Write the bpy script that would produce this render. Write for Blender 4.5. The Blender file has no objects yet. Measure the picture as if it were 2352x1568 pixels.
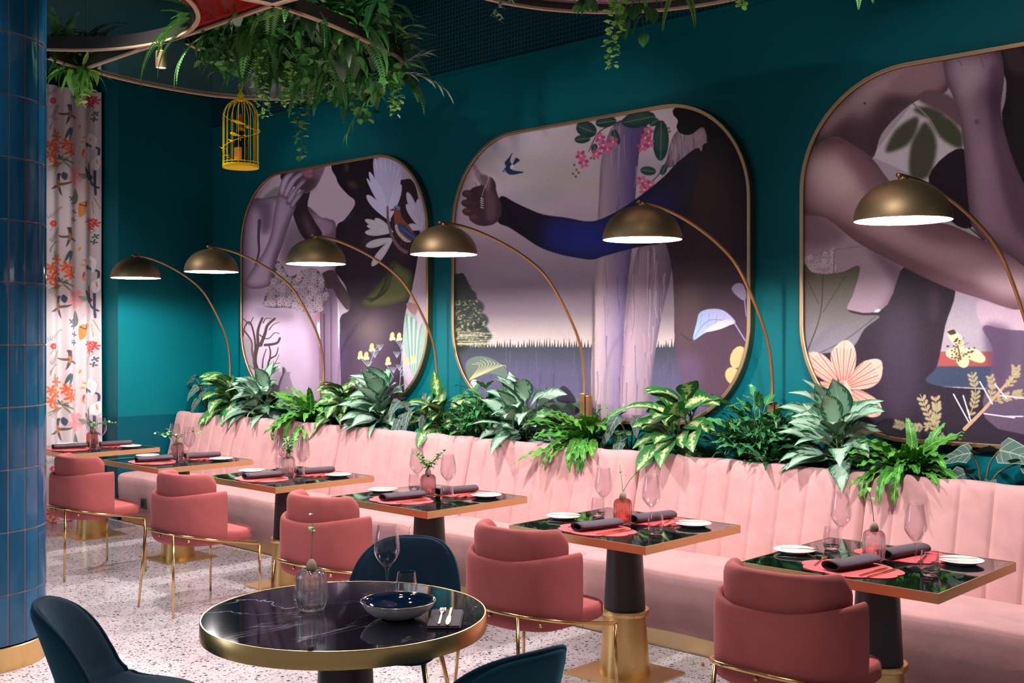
import bpy, math, random
import numpy as np
from mathutils import Vector, Matrix
C = bpy.context.scene.collection
SC = bpy.context.scene
PI = math.pi
sin, cos = math.sin, math.cos
# ------------------------------------------------------------------ camera, world, light, exposure
FPX, YAW, HZ, EYE = 2557.0, math.radians(43.386), 772.8, 1.7017
cam_d = bpy.data.cameras.new('camera'); cam = bpy.data.objects.new('camera', cam_d); C.objects.link(cam)
cam.location = (0, 0, EYE); cam.rotation_euler = (PI/2, 0, YAW)
cam_d.sensor_width = 36; cam_d.lens = FPX/2352*36; cam_d.shift_y = (HZ-784)/2352
cam_d.clip_start = .05; cam_d.clip_end = 100
SC.camera = cam
SC.view_settings.view_transform = 'Standard'; SC.view_settings.look = 'None'
SC.view_settings.exposure = 0.0; SC.view_settings.gamma = 1.0
SC.view_settings.use_curve_mapping = False
SC.cycles.caustics_reflective = False; SC.cycles.caustics_refractive = False
SC.cycles.sample_clamp_indirect = 6
SC.cycles.use_denoising = True
w = bpy.data.worlds.new('world'); SC.world = w; w.use_nodes = True
w.node_tree.nodes['Background'].inputs[0].default_value = (.85, .80, .82, 1)
w.node_tree.nodes['Background'].inputs[1].default_value = .22

def area(name, loc, target, size, power, col, spread=PI):
    d = bpy.data.lights.new(name, 'AREA'); d.energy = power; d.color = col
    d.shape = 'RECTANGLE'; d.size, d.size_y = size; d.spread = spread
    o = bpy.data.objects.new(name, d); C.objects.link(o); o.location = loc
    o.rotation_euler = (Vector(target)-Vector(loc)).to_track_quat('-Z', 'Y').to_euler()
    return o
def spot(name, loc, target, power, col, ang, blend=.6, rad=.06):
    d = bpy.data.lights.new(name, 'SPOT'); d.energy = power; d.color = col
    d.spot_size = math.radians(ang); d.spot_blend = blend; d.shadow_soft_size = rad
    o = bpy.data.objects.new(name, d); C.objects.link(o); o.location = loc
    o.rotation_euler = (Vector(target)-Vector(loc)).to_track_quat('-Z', 'Y').to_euler()
    return o
WARM = (1, .93, .93)
# daylight from the window side of the room, far left of the camera
area('window_daylight', (-8.6, -2.2, 2.2), (-4, 3.5, .8), (1.6, 2.2), 60, (.66, .80, 1))
# ceiling spotlights in rows over the tables and aisle
for i, x in enumerate((-9.0, -7.4, -5.6, -4.0, -2.6)):
    spot('ceiling_spot', (x+.3, 1.3, 4.2), (x, 3.9, .3), 110, WARM, 56, .8, .07)
for x in (-7.85, -4.95, -2.1):
    spot('mural_spot', (x+.1, 2.95, 3.3), (x, 6.0, 2.45), 80, (1, .93, .96), 50, .6, .05)
spot('foliage_spot', (-3.6, 1.9, 4.2), (-5.6, 4.2, 3.5), 100, WARM, 44, .8, .06)  # this spot and the next are added to brighten the ring greenery
spot('foliage_spot', (-1.7, 2.0, 4.2), (-3.2, 4.4, 3.4), 60, WARM, 44, .8, .06)
spot('curtain_spot', (-8.2, 3.0, 4.0), (-10, 4.2, 2.3), 120, WARM, 50, .8, .06)  # extra spot added to lift the curtain, no fixture known there
for x, y, pw in ((-4.5, 2.3, 300), (-2.2, 1.5, 300), (-7.9, 2.4, 720), (-6.0, 3.0, 380)):
    spot('aisle_spot', (x, y, 4.25), (x, y+.1, 0), pw, (1, .93, .95), 66, .9, .08)

# ------------------------------------------------------------------ helpers
def lin(c):
    r = []
    for v in c[:3]:
        v = v/255.; r.append(v/12.92 if v <= .04045 else ((v+.055)/1.055)**2.4)
    return (r[0], r[1], r[2], 1)
class MB:
    """mesh builder: collects shapes, builds ONE mesh object"""
    def __init__(s): s.v = []; s.f = []; s.m = []; s.uv = []
    def add(s, vs, fs, mi=0, uv=None):
        n = len(s.v); s.v += [tuple(p) for p in vs]; s.f += [tuple(i+n for i in f) for f in fs]
        s.m += [mi]*len(fs); s.uv += list(uv) if uv else [(0, 0, 0)]*len(vs)
        return s
    def box(s, lo, hi, mi=0, M=None):
        x0, y0, z0 = lo; x1, y1, z1 = hi
        vs = [Vector(p) for p in ((x0,y0,z0),(x1,y0,z0),(x1,y1,z0),(x0,y1,z0),(x0,y0,z1),(x1,y0,z1),(x1,y1,z1),(x0,y1,z1))]
        if M: vs = [M @ p for p in vs]
        return s.add(vs, [(0,3,2,1),(4,5,6,7),(0,1,5,4),(1,2,6,5),(2,3,7,6),(3,0,4,7)], mi)
    def quad(s, a, b, c, d, mi=0): return s.add([a,b,c,d], [(0,1,2,3)], mi)
    def lathe(s, prof, n=32, c=(0,0,0), mi=0, flute=None, closed=False):
        vs = []; fs = []; k = len(prof)
        for i in range(n):
            a = 2*PI*i/n
            for j, (r, z) in enumerate(prof):
                rr = r*(1+(flute(a, j, z) if flute else 0))
                vs.append((c[0]+rr*cos(a), c[1]+rr*sin(a), c[2]+z))
        kk = k if closed else k-1
        for i in range(n):
            i2 = (i+1) % n
            for j in range(kk):
                j2 = (j+1) % k
                fs.append((i*k+j, i2*k+j, i2*k+j2, i*k+j2))
        return s.add(vs, fs, mi)
    def tube(s, pts, r, n=10, mi=0, cap=True):
        pts = [Vector(p) for p in pts]; L = len(pts)
        rs = r if isinstance(r, (list, tuple)) else [r]*L
        vs = []; fs = []; prev = None
        for i, p in enumerate(pts):
            t = (pts[min(i+1, L-1)]-pts[max(i-1, 0)]).normalized()
            if prev is None:
                a = Vector((0,0,1)) if abs(t.z) < .9 else Vector((1,0,0))
                u = t.cross(a).normalized()
            else: u = (prev-t*prev.dot(t)).normalized()
            prev = u; q = t.cross(u)
            for j in range(n):
                an = 2*PI*j/n; vs.append(p+(u*cos(an)+q*sin(an))*rs[i])
        for i in range(L-1):
            for j in range(n):
                j2 = (j+1) % n; fs.append((i*n+j, i*n+j2, (i+1)*n+j2, (i+1)*n+j))
        if cap: fs += [tuple(range(n-1, -1, -1)), tuple((L-1)*n+j for j in range(n))]
        return s.add(vs, fs, mi)
    def grid(s, fn, nu, nv, mi=0, uv=None, cu=False, cv=False):
        vs = [fn(i/nu, j/nv) for i in range(nu+(0 if cu else 1)) for j in range(nv+(0 if cv else 1))]
        A = nu if cu else nu+1; B = nv if cv else nv+1; fs = []
        for i in range(nu):
            for j in range(nv):
                i2 = (i+1) % A; j2 = (j+1) % B
                fs.append((i*B+j, i2*B+j, i2*B+j2, i*B+j2))
        return s.add(vs, fs, mi, uv)
    def poly(s, pts, z0, z1, mi=0):
        """flat outline in xy extruded z0..z1"""
        n = len(pts); vs = [(x,y,z0) for x,y in pts]+[(x,y,z1) for x,y in pts]
        fs = [tuple(range(n-1,-1,-1)), tuple(range(n,2*n))]+[(i,(i+1)%n,(i+1)%n+n,i+n) for i in range(n)]
        return s.add(vs, fs, mi)
def build(name, mb, mats, parent=None, loc=None, smooth=True, bevel=0, uvattr=False, sub=0, angle=None, rotz=0):
    me = bpy.data.meshes.new(name)
    me.from_pydata(mb.v, [], mb.f); me.validate(clean_customdata=False)
    if not isinstance(mats, (list, tuple)): mats = [mats]
    for m in mats: me.materials.append(m)
    if len(me.polygons) == len(mb.m):
        me.polygons.foreach_set('material_index', mb.m)
    if uvattr:
        at = me.attributes.new('luv', 'FLOAT_VECTOR', 'POINT')
        at.data.foreach_set('vector', [c for p in mb.uv for c in p])
    if smooth:
        me.shade_smooth()
        if angle is not None: me.set_sharp_from_angle(angle=math.radians(angle))
    me.update()
    o = bpy.data.objects.new(name, me); C.objects.link(o)
    if parent: o.parent = parent
    if loc: o.location = loc
    if rotz: o.rotation_euler = (0,0,rotz)
    if bevel:
        b = o.modifiers.new('bevel', 'BEVEL'); b.width = bevel; b.segments = 2; b.limit_method = 'ANGLE'
    if sub:
        b = o.modifiers.new('sub', 'SUBSURF'); b.levels = sub; b.render_levels = sub
    return o
def tag(o, label=None, cat=None, group=None, kind=None):
    if label: o['label'] = label
    if cat: o['category'] = cat
    if group: o['group'] = group
    if kind: o['kind'] = kind
    return o
def thing(name, label, cat, loc=(0,0,0), rotz=0, group=None):
    o = bpy.data.objects.new(name, None); C.objects.link(o); o.empty_display_size = .1
    o.location = loc; o.rotation_euler = (0,0,rotz)
    return tag(o, label, cat, group)
def dup(root, loc, rotz=0, label=None, group=None, scale=None):
    r = root.copy(); C.objects.link(r); r.location = loc; r.rotation_euler = (0,0,rotz)
    if scale: r.scale = scale
    if label: r['label'] = label
    if group: r['group'] = group
    for ch in list(root.children):
        c = ch.copy(); C.objects.link(c); c.parent = r
        for g in list(ch.children):
            d = g.copy(); C.objects.link(d); d.parent = c
    return r
def catmull(P, n=6, closed=False):
    P = [np.array(p, float) for p in P]; N = len(P); out = []
    rng = range(N if closed else N-1)
    for i in rng:
        if closed: p0, p1, p2, p3 = P[(i-1)%N], P[i], P[(i+1)%N], P[(i+2)%N]
        else: p0, p1, p2, p3 = P[max(i-1,0)], P[i], P[i+1], P[min(i+2,N-1)]
        for k in range(n):
            t = k/n
            out.append(.5*((2*p1)+(-p0+p2)*t+(2*p0-5*p1+4*p2-p3)*t*t+(-p0+3*p1-3*p2+p3)*t**3))
    if not closed: out.append(P[-1])
    return [tuple(float(c) for c in p) for p in out]
FW = np.array([-sin(YAW), cos(YAW)]); RT = np.array([cos(YAW), sin(YAW)])
def at(x, y, d):
    """the point of the room seen at picture position x, y at distance d ahead"""
    l = (x-1176)/FPX*d; p = FW*d+RT*l
    return Vector((float(p[0]), float(p[1]), EYE+(HZ-y)*d/FPX))

# ------------------------------------------------------------------ materials
class NT:
    def __init__(s, name):
        s.mat = bpy.data.materials.new(name); s.mat.use_nodes = True
        s.t = s.mat.node_tree; s.b = s.t.nodes['Principled BSDF']; s.out = s.t.nodes['Material Output']
    def n(s, typ, **kw):
        nd = s.t.nodes.new(typ)
        ins = kw.pop('i', {})
        for k, v in kw.items(): setattr(nd, k, v)
        for k, v in ins.items():
            if hasattr(v, 'is_output') or isinstance(v, bpy.types.NodeSocket): s.t.links.new(v, nd.inputs[k])
            else: nd.inputs[k].default_value = v
        return nd
    def link(s, a, b): s.t.links.new(a, b)
    def set(s, **kw):
        for k, v in kw.items():
            k = k.replace('_', ' ')
            if isinstance(v, bpy.types.NodeSocket): s.t.links.new(v, s.b.inputs[k])
            else: s.b.inputs[k].default_value = v
        return s.mat
    def math(s, op, a, b=0., c=None):
        d = {0: a, 1: b}
        if c is not None: d[2] = c
        return s.n('ShaderNodeMath', operation=op, i=d).outputs[0]
    def mix(s, f, a, b):
        nd = s.n('ShaderNodeMix', data_type='RGBA', i={0: f, 6: a, 7: b}); return nd.outputs[2]
    def ramp(s, f, stops):
        nd = s.n('ShaderNodeValToRGB', i={0: f}); e = nd.color_ramp.elements
        while len(e) < len(stops): e.new(.5)
        for k, (p, c) in enumerate(stops): e[k].position = p; e[k].color = c
        return nd.outputs[0]
    def coord(s, out='Object'): return s.n('ShaderNodeTexCoord').outputs[out]
    def noise(s, scale, detail=4, vec=None, rough=.5, dist=0.):
        d = {'Scale': scale, 'Detail': detail, 'Roughness': rough, 'Distortion': dist}
        if vec is not None: d['Vector'] = vec
        return s.n('ShaderNodeTexNoise', i=d).outputs[0]
    def bump(s, h, strength=.2, dist=.01):
        s.link(s.n('ShaderNodeBump', i={'Height': h, 'Strength': strength, 'Distance': dist}).outputs[0], s.b.inputs['Normal'])
    def mapping(s, vec, scale=(1,1,1), rot=(0,0,0)):
        return s.n('ShaderNodeMapping', i={'Vector': vec, 'Scale': scale, 'Rotation': rot}).outputs[0]
    def sep(s, vec):
        return s.n('ShaderNodeSeparateXYZ', i={0: vec}).outputs
BW = lambda v: (v, v, v, 1)
def plain(name, rgb, rough=.5, metal=0., **kw):
    t = NT(name); nz = t.noise(9, 3, t.coord()); c = lin(rgb)
    col = t.mix(nz, tuple(v*.93 for v in c[:3])+(1,), tuple(min(1, v*1.07) for v in c[:3])+(1,))
    return t.set(Base_Color=col, Roughness=rough, Metallic=metal, **kw)
def velvet(name, rgb, sheen=.6, tint=None):
    t = NT(name); co = t.coord(); c = lin(rgb)
    big = t.noise(3.2, 3, co, .55, 1.2); fine = t.noise(260, 2, co)
    f = t.ramp(big, [(.3, BW(0)), (.72, BW(1))])
    col = t.mix(f, tuple(v*.88 for v in c[:3])+(1,), tuple(min(1, v*1.10) for v in c[:3])+(1,))
    wr = t.noise(11, 3, co, .6, .8)
    t.bump(t.math('ADD', t.math('MULTIPLY', fine, .08), t.math('MULTIPLY', wr, .5)), .22, .012)
    tc = tint or tuple(min(1, v*1.5+.1) for v in c[:3])+(1,)
    return t.set(Base_Color=col, Roughness=.82, Sheen_Weight=sheen, Sheen_Roughness=.35, Sheen_Tint=tc, Specular_IOR_Level=.15)
def brass(name, rgb=(205,160,95), rough=.24, brushed=True):
    t = NT(name); co = t.coord(); c = lin(rgb)
    st = t.noise(40, 4, t.mapping(co, (14, 14, .6)))
    col = t.mix(st, tuple(v*.88 for v in c[:3])+(1,), c)
    r = t.math('ADD', t.math('MULTIPLY', st, .16), rough-.08)
    return t.set(Base_Color=col, Metallic=1., Roughness=r if brushed else rough)

M = {}
M['brass'] = brass('brass', (228,190,126), .3)
M['brass_chair'] = brass('chair_brass', (222,182,120), .2, False)
M['brass_flat'] = brass('flat_brass', (226,190,138), .4)
M['bronze'] = brass('dark_bronze', (188,160,120), .52, False)
M['lamp_tube'] = brass('lamp_tube_bronze', (196,152,108), .4, False)
M['frame_bronze'] = brass('frame_bronze', (176,146,112), .42, False)
M['black_metal'] = plain('black_powder_coat', (42,36,38), .45)
M['pink_chair'] = velvet('coral_pink_velvet', (170,88,86), .3)
M['pink_bench'] = velvet('dusty_pink_velvet', (199,151,148), .5, (1, .93, .93, 1))
M['navy'] = velvet('navy_velvet', (6,34,50), .5, lin((40,110,135)))
M['teal_velvet'] = velvet('teal_velvet', (10,62,78), .55, lin((50,130,150)))
def paint(name, rgb, rough=.42):
    t = NT(name); co = t.coord(); c = lin(rgb)
    nz = t.noise(1.2, 4, co)
    col = t.mix(nz, tuple(v*.9 for v in c[:3])+(1,), tuple(v*1.1 for v in c[:3])+(1,))
    t.bump(t.noise(180, 2, co), .04, .004)
    return t.set(Base_Color=col, Roughness=rough, Specular_IOR_Level=.12)
M['teal'] = paint('teal_paint', (0,92,98), .5)
M['teal_dado'] = paint('dark_teal_paint', (0,68,80), .35)
M['teal_ceiling'] = paint('ceiling_paint', (0,62,66), .6)
M['dark'] = plain('near_black', (12,14,18), .6)
M['white_shade'] = plain('white_enamel', (250,240,236), .4)
def marble(name, base, vein, vscale, amt, rough=.035):
    t = NT(name); co = t.coord()
    d = t.noise(2.2, 5, co, .6)
    wv = t.n('ShaderNodeTexNoise', i={'Scale': vscale, 'Detail': 6, 'Roughness': .55, 'Distortion': 1.4, 'Vector': t.mapping(co, (1, .55, 1), (0, 0, .8))}).outputs[0]
    a = t.math('ABSOLUTE', t.math('SUBTRACT', wv, .5))
    v = t.ramp(a, [(0., BW(1)), (.003, BW(.45)), (.009, BW(0))])
    m = t.math('MULTIPLY', v, t.math('MULTIPLY', t.ramp(d, [(.42, BW(0)), (.62, BW(1))]), amt))
    col = t.mix(m, lin(base), lin(vein))
    return t.set(Base_Color=col, Roughness=rough, Specular_IOR_Level=.75)
M['marble_green'] = marble('dark_green_marble', (10,17,16), (190,190,180), 2.2, .7)
M['marble_black'] = marble('black_veined_marble', (15,15,24), (190,185,205), 2.0, .8, .045)
def glass(name, rgb=(255,255,255), ior=1.45, rough=0.):
    t = NT(name); nz = t.noise(5, 1, t.coord())
    c = lin(rgb); col = t.mix(nz, c, tuple(v*.985 for v in c[:3])+(1,))
    return t.set(Base_Color=col, Roughness=rough, IOR=ior, Transmission_Weight=1.)
def thin_glass(name, rgb=(255,255,255), refl=.75):
    t = NT(name); c = lin(rgb); t.t.nodes.remove(t.b)
    lw = t.math('POWER', t.n('ShaderNodeLayerWeight', i={'Blend': .5}).outputs['Facing'], 2.2)
    nz = t.noise(6, 1, t.coord()); col = t.mix(nz, c, tuple(v*.98 for v in c[:3])+(1,))
    tr = t.n('ShaderNodeBsdfTransparent', i={'Color': col}).outputs[0]
    gl = t.n('ShaderNodeBsdfGlossy', i={'Color': (1, 1, 1, 1), 'Roughness': .03}).outputs[0]
    f = t.math('ADD', t.math('MULTIPLY', lw, refl), .02)
    t.link(t.n('ShaderNodeMixShader', i={0: f, 1: tr, 2: gl}).outputs[0], t.out.inputs[0]); return t.mat
M['glass'] = thin_glass('clear_glass', (250,248,250)); M['glass_pink'] = thin_glass('pink_tinted_glass', (246,214,210))
M['glass_mauve'] = thin_glass('smoky_glass', (240,226,228)); M['solid_glass'] = glass('solid_glass')
def vase_glass(name, rgb):
    m = thin_glass(name, rgb, .8); T = m.node_tree; mx = [n for n in T.nodes if n.type == 'MIX_SHADER'][0]
    g = T.nodes.new('ShaderNodeBsdfGlass'); g.inputs['Color'].default_value = lin(rgb); g.inputs['IOR'].default_value = 1.42
    m2 = T.nodes.new('ShaderNodeMixShader'); m2.inputs[0].default_value = .55; T.links.new(mx.outputs[0], m2.inputs[1]); T.links.new(g.outputs[0], m2.inputs[2])
    T.links.new(m2.outputs[0], T.nodes['Material Output'].inputs[0]); return m
M['vase_clear'] = vase_glass('fluted_clear_glass', (252,250,252)); M['vase_pink'] = vase_glass('fluted_pink_glass', (250,222,218)); M['vase_smoky'] = vase_glass('fluted_smoky_glass', (242,230,232))  # stronger and fainter tints put reddish reflections into clear glass
M['coral_leather'] = plain('coral_placemat', (238,92,96), .5)
M['napkin'] = plain('charcoal_linen', (72,60,68), .9)
M['porcelain'] = plain('white_porcelain', (240,236,232), .18)
M['soil'] = plain('dark_soil', (28,22,18), .95)
M['bulb'] = plain('plant_bulb', (150,130,110), .8)
M['yellow'] = plain('yellow_enamel', (255,216,14), .5, 0., Specular_IOR_Level=.2)
def terrazzo():
    t = NT('terrazzo'); co = t.coord()
    base = t.mix(t.noise(1.4, 3, co), lin((212,198,200)), lin((226,214,216)))
    col = base
    for sc, lo, hi, c, k in ((38, .0, .30, (52,48,56), .5), (60, .0, .32, (82,74,84), .4), (95, .0, .3, (104,90,98), .4), (26, .0, .24, (205,190,186), .5)):
        vo = t.n('ShaderNodeTexVoronoi', feature='F1', i={'Vector': t.mapping(co, (1, 1, 1), (0, 0, sc)), 'Scale': sc, 'Randomness': 1.})
        rv = t.sep(vo.outputs['Color'])
        th = t.math('MULTIPLY', t.math('MAXIMUM', t.math('SUBTRACT', rv[0], k), 0.), .8)
        f = t.math('LESS_THAN', t.math('ADD', vo.outputs['Distance'], t.math('MULTIPLY', t.noise(sc*3, 2, co), .12)), t.math('ADD', th, .05))
        gate = t.math('GREATER_THAN', rv[0], k)
        col = t.mix(t.math('MULTIPLY', f, gate), col, lin(c))
    return t.set(Base_Color=col, Roughness=.16, Specular_IOR_Level=.5)
M['terrazzo'] = terrazzo()
def tile_mat():
    t = NT('glazed_blue_tile'); co = t.coord()
    at_ = t.n('ShaderNodeAttribute', attribute_name='luv').outputs['Vector']; r = t.sep(at_)
    st = t.noise(5, 5, t.mapping(co, (2.2, 2.2, .8)), .65, .9)
    a = t.mix(st, lin((6,52,84)), lin((34,112,150)))
    b = t.mix(r[2], lin((6,54,84)), lin((26,92,128)))
    col = t.mix(.5, a, b)
    t.bump(t.noise(9, 3, t.mapping(co, (1, 1, .6)), .5, .4), .12, .01)
    return t.set(Base_Color=col, Roughness=.1)
M['tile'] = tile_mat()
M['grout'] = plain('mauve_grout', (128,108,112), .8)
def wood():
    t = NT('pale_plywood'); co = t.coord()
    st = t.noise(30, 4, t.mapping(co, (1, 1, 12)))
    return t.set(Base_Color=t.mix(st, lin((196,160,126)), lin((222,190,156))), Roughness=.5)
M['wood'] = wood(); M['hoop_side'] = plain('dark_stained_edge', (44,38,34), .55)
M['red_glass'] = plain('red_lacquer_panel', (150,8,14), .06); M['green_glass'] = plain('green_mirror_panel', (150,190,180), .04, .92)
M['mirror'] = plain('silver_mirror_panel', (215,215,220), .03, 1.)
def leafmat(name, fn, rough=.45, spec=.3):
    t = NT(name); v = t.n('ShaderNodeAttribute', attribute_name='luv').outputs['Vector']; s = t.sep(v)
    u = t.math('ABSOLUTE', s[0]); col = fn(t, u, s[1], s[2], s[0])
    return t.set(Base_Color=col, Roughness=rough, Specular_IOR_Level=spec, Subsurface_Weight=0.)
def vary(t, r, a, b): return t.mix(r, lin(a), lin(b))
def f_dieff(t, u, v, r, su):
    co = t.coord(); n1 = t.noise(48, 3, co, .6, .6)
    m = t.ramp(t.math('SUBTRACT', t.math('ADD', n1, .22), t.math('MULTIPLY', u, .50)), [(.53, BW(0)), (.64, BW(1))])
    c = t.mix(m, vary(t, r, (30,90,42), (54,116,52)), vary(t, r, (164,184,108), (188,202,140)))
    return t.mix(t.math('LESS_THAN', u, .05), c, lin((184,196,150)))
def f_aglao(t, u, v, r, su):
    n1 = t.noise(3, 3, t.n('ShaderNodeCombineXYZ', i={0: t.math('MULTIPLY', u, 1.2), 1: t.math('SUBTRACT', t.math('MULTIPLY', v, 9.), t.math('MULTIPLY', u, 3.)), 2: t.math('MULTIPLY', r, 30.)}).outputs[0])
    e = t.math('ADD', t.math('MULTIPLY', u, .75), t.math('MULTIPLY', t.math('SUBTRACT', n1, .5), 1.5))
    m = t.ramp(e, [(.44, BW(0)), (.58, BW(1))])
    c = t.mix(m, vary(t, r, (126,164,138), (164,190,168)), vary(t, r, (26,76,50), (44,98,62)))
    return t.mix(t.math('LESS_THAN', u, .04), c, lin((170,190,166)))
def f_fern(t, u, v, r, su):
    st = t.math('SINE', t.math('MULTIPLY', t.math('SUBTRACT', v, t.math('MULTIPLY', u, .06)), 120.))
    a = t.mix(t.math('MULTIPLY', t.math('ADD', st, 1.), .5), vary(t, r, (36,104,36), (66,128,42)), vary(t, r, (60,130,44), (96,158,60)))
    return t.mix(t.math('LESS_THAN', u, .08), a, lin((150,180,90)))
def f_cal(t, u, v, r, su):
    st = t.math('SINE', t.math('MULTIPLY', t.math('SUBTRACT', v, t.math('MULTIPLY', u, .12)), 60.))
    a = t.mix(t.math('MULTIPLY', t.math('ADD', st, 1.), .5), vary(t, r, (30,84,48), (48,112,62)), vary(t, r, (58,128,74), (88,152,96)))
    return t.mix(t.math('LESS_THAN', u, .07), a, lin((120,170,110)))
def f_aloc(t, u, v, r, su):
    k = t.math('FRACT', t.math('SUBTRACT', t.math('MULTIPLY', v, 5.), t.math('MULTIPLY', u, 1.1)))
    ve = t.math('LESS_THAN', k, .075)
    ed = t.math('GREATER_THAN', u, .93); mid = t.math('LESS_THAN', u, .06)
    m = t.math('MINIMUM', t.math('ADD', ve, t.math('ADD', ed, mid)), 1.)
    return t.mix(m, vary(t, r, (44,64,58), (64,86,78)), lin((128,146,128)))
def f_green(a, b, mid=(150,190,110)):
    def f(t, u, v, r, su):
        c = t.mix(t.noise(25, 2, t.coord()), vary(t, r, a, b), vary(t, r, tuple(min(255, x*1.25) for x in a), tuple(min(255, x*1.25) for x in b)))
        return t.mix(t.math('LESS_THAN', u, .07), c, lin(mid))
    return f
M['dieff'] = leafmat('dieffenbachia_leaf', f_dieff); M['aglao'] = leafmat('aglaonema_leaf', f_aglao)
M['fern'] = leafmat('wavy_fern_leaf', f_fern); M['cal'] = leafmat('dark_wavy_leaf', f_cal, .3)
M['aloc'] = leafmat('veined_arrow_leaf', f_aloc, .6, .15)
M['leaf_dark'] = leafmat('dark_foliage', f_green((30,84,44), (62,120,60), (96,150,80)))
M['leaf_mid'] = leafmat('green_foliage', f_green((46,112,50), (92,158,76)))
M['leaf_light'] = leafmat('light_foliage', f_green((100,168,60), (160,208,100)))
M['leaf_grey'] = leafmat('grey_green_foliage', f_green((104,124,104), (142,160,136)))
M['stem'] = plain('green_stem', (70,110,52), .6); M['stem_brown'] = plain('brown_stem', (94,74,48), .7)
# ------------------------------------------------------------------ the room
WY, WX, CZ = 6.0, -9.76, 4.4
def struct(name, mb, m, smooth=False, **k):
    return tag(build(name, mb, m, smooth=smooth, **k), kind='structure')
b = MB(); b.box((-11.2, -2.5, -.1), (4, 6.2, 0)); struct('floor', b, M['terrazzo'])
b = MB(); b.box((-11, WY, 0), (4, WY+.15, CZ)); struct('wall_back', b, M['teal'])
b = MB(); b.box((WX-.5, 5.0, 0), (WX, WY, CZ)); b.box((WX-.62, -2.5, 0), (WX-.5, 5.0, CZ)); struct('wall_left', b, M['teal'])
b = MB(); b.box((-11, -2.5, CZ), (4, WY+.15, CZ+.1)); struct('ceiling', b, M['teal_ceiling'])
b = MB(); b.box((WX, -2.5, 4.06), (-6.9, WY, CZ)); struct('ceiling_drop', b, M['teal_ceiling'])
b = MB(); b.box((WX, 5.0, 0), (WX+.008, WY, .955)); b.box((WX-.5, 4.992, 0), (WX+.008, 5.0, .955)); struct('trim_1', b, M['teal_dado'])
b = MB(); b.box((WX, WY-.02, 3.745), (3.5, WY, 3.768)); struct('trim_2', b, M['teal'])
# brass inlay strips in the terrazzo
b = MB(); b.box((-6.35, 1.0, 0), (-6.346, 4.9, .001)); struct('trim_3', b, M['brass_flat'])
b = MB(); b.box((-9.7, 2.905, 0), (3, 2.909, .001)); struct('trim_4', b, M['brass_flat'])
# perforated air grille
t = NT('perforated_metal'); s = t.sep(t.coord())
hx = t.math('LESS_THAN', t.math('ABSOLUTE', t.math('SUBTRACT', t.math('FRACT', t.math('MULTIPLY', s[0], 30.)), .5)), .24)
hz = t.math('LESS_THAN', t.math('ABSOLUTE', t.math('SUBTRACT', t.math('FRACT', t.math('MULTIPLY', s[2], 30.)), .5)), .24)
M['perf'] = t.set(Base_Color=t.mix(t.math('MULTIPLY', hx, hz), lin((0,66,78)), lin((1,6,8))), Roughness=.5)
b = MB(); b.box((WX, WY-.012, 3.77), (3.5, WY, CZ))
tag(build('air_grille', b, M['perf'], smooth=False), 'long dark teal perforated air grille along the top of the back wall', 'air grille')

# ------------------------------------------------------------------ tiled column
CX_, CY_, CR = -6.117, 2.309, .37
col = thing('tiled_column', 'round column clad in glossy blue vertical tiles with a brass foot', 'column', (CX_, CY_, 0))
b = MB(); b.lathe([(CR-.0035, .13), (CR-.0035, CZ-.35)], 92); build('core', b, M['grout'], col)
b = MB(); NT_, rowh = 23, .318; rng = random.Random(4)
z0r = (3.2487 % rowh)
for k in range(NT_):
    a0 = math.radians(7.3+k*360/NT_)+.010; a1 = math.radians(7.3+(k+1)*360/NT_)-.010
    for j in range(-1, 13):
        zz0 = max(.128, z0r+j*rowh+.0035); zz1 = min(CZ-.34, z0r+(j+1)*rowh-.0035)
        if zz1-zz0 < .02: continue
        rv = rng.random(); vs = []; uv = []; nu, nv = 6, 5; tl = rng.uniform(-.0012, .0012); tz = rng.uniform(-.0012, .0012)
        for i in range(nu+1):
            for q in range(nv+1):
                e = (i in (0, nu)) or (q in (0, nv))
                rr = CR-(.0018 if e else 0)+tl*(i/nu-.5)+tz*(q/nv-.5)
                fu = [0, .015, .25, .5, .75, .985, 1][i]; fv = [0, .006, .35, .65, .994, 1][q]
                a = a0+(a1-a0)*fu; vs.append((rr*cos(a), rr*sin(a), zz0+(zz1-zz0)*fv)); uv.append((fu, fv, rv))
        fs = [(i*(nv+1)+q, (i+1)*(nv+1)+q, (i+1)*(nv+1)+q+1, i*(nv+1)+q+1) for i in range(nu) for q in range(nv)]
        b.add(vs, fs, 0, uv)
build('tile_cladding', b, M['tile'], col, uvattr=True, angle=25)
b = MB(); b.lathe([(CR+.008, 0), (CR+.008, .118), (CR+.004, .122), (CR-.02, .122)], 92); tag(build('foot_band', b, M['brass'], col, angle=40), 'brass foot band')

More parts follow.
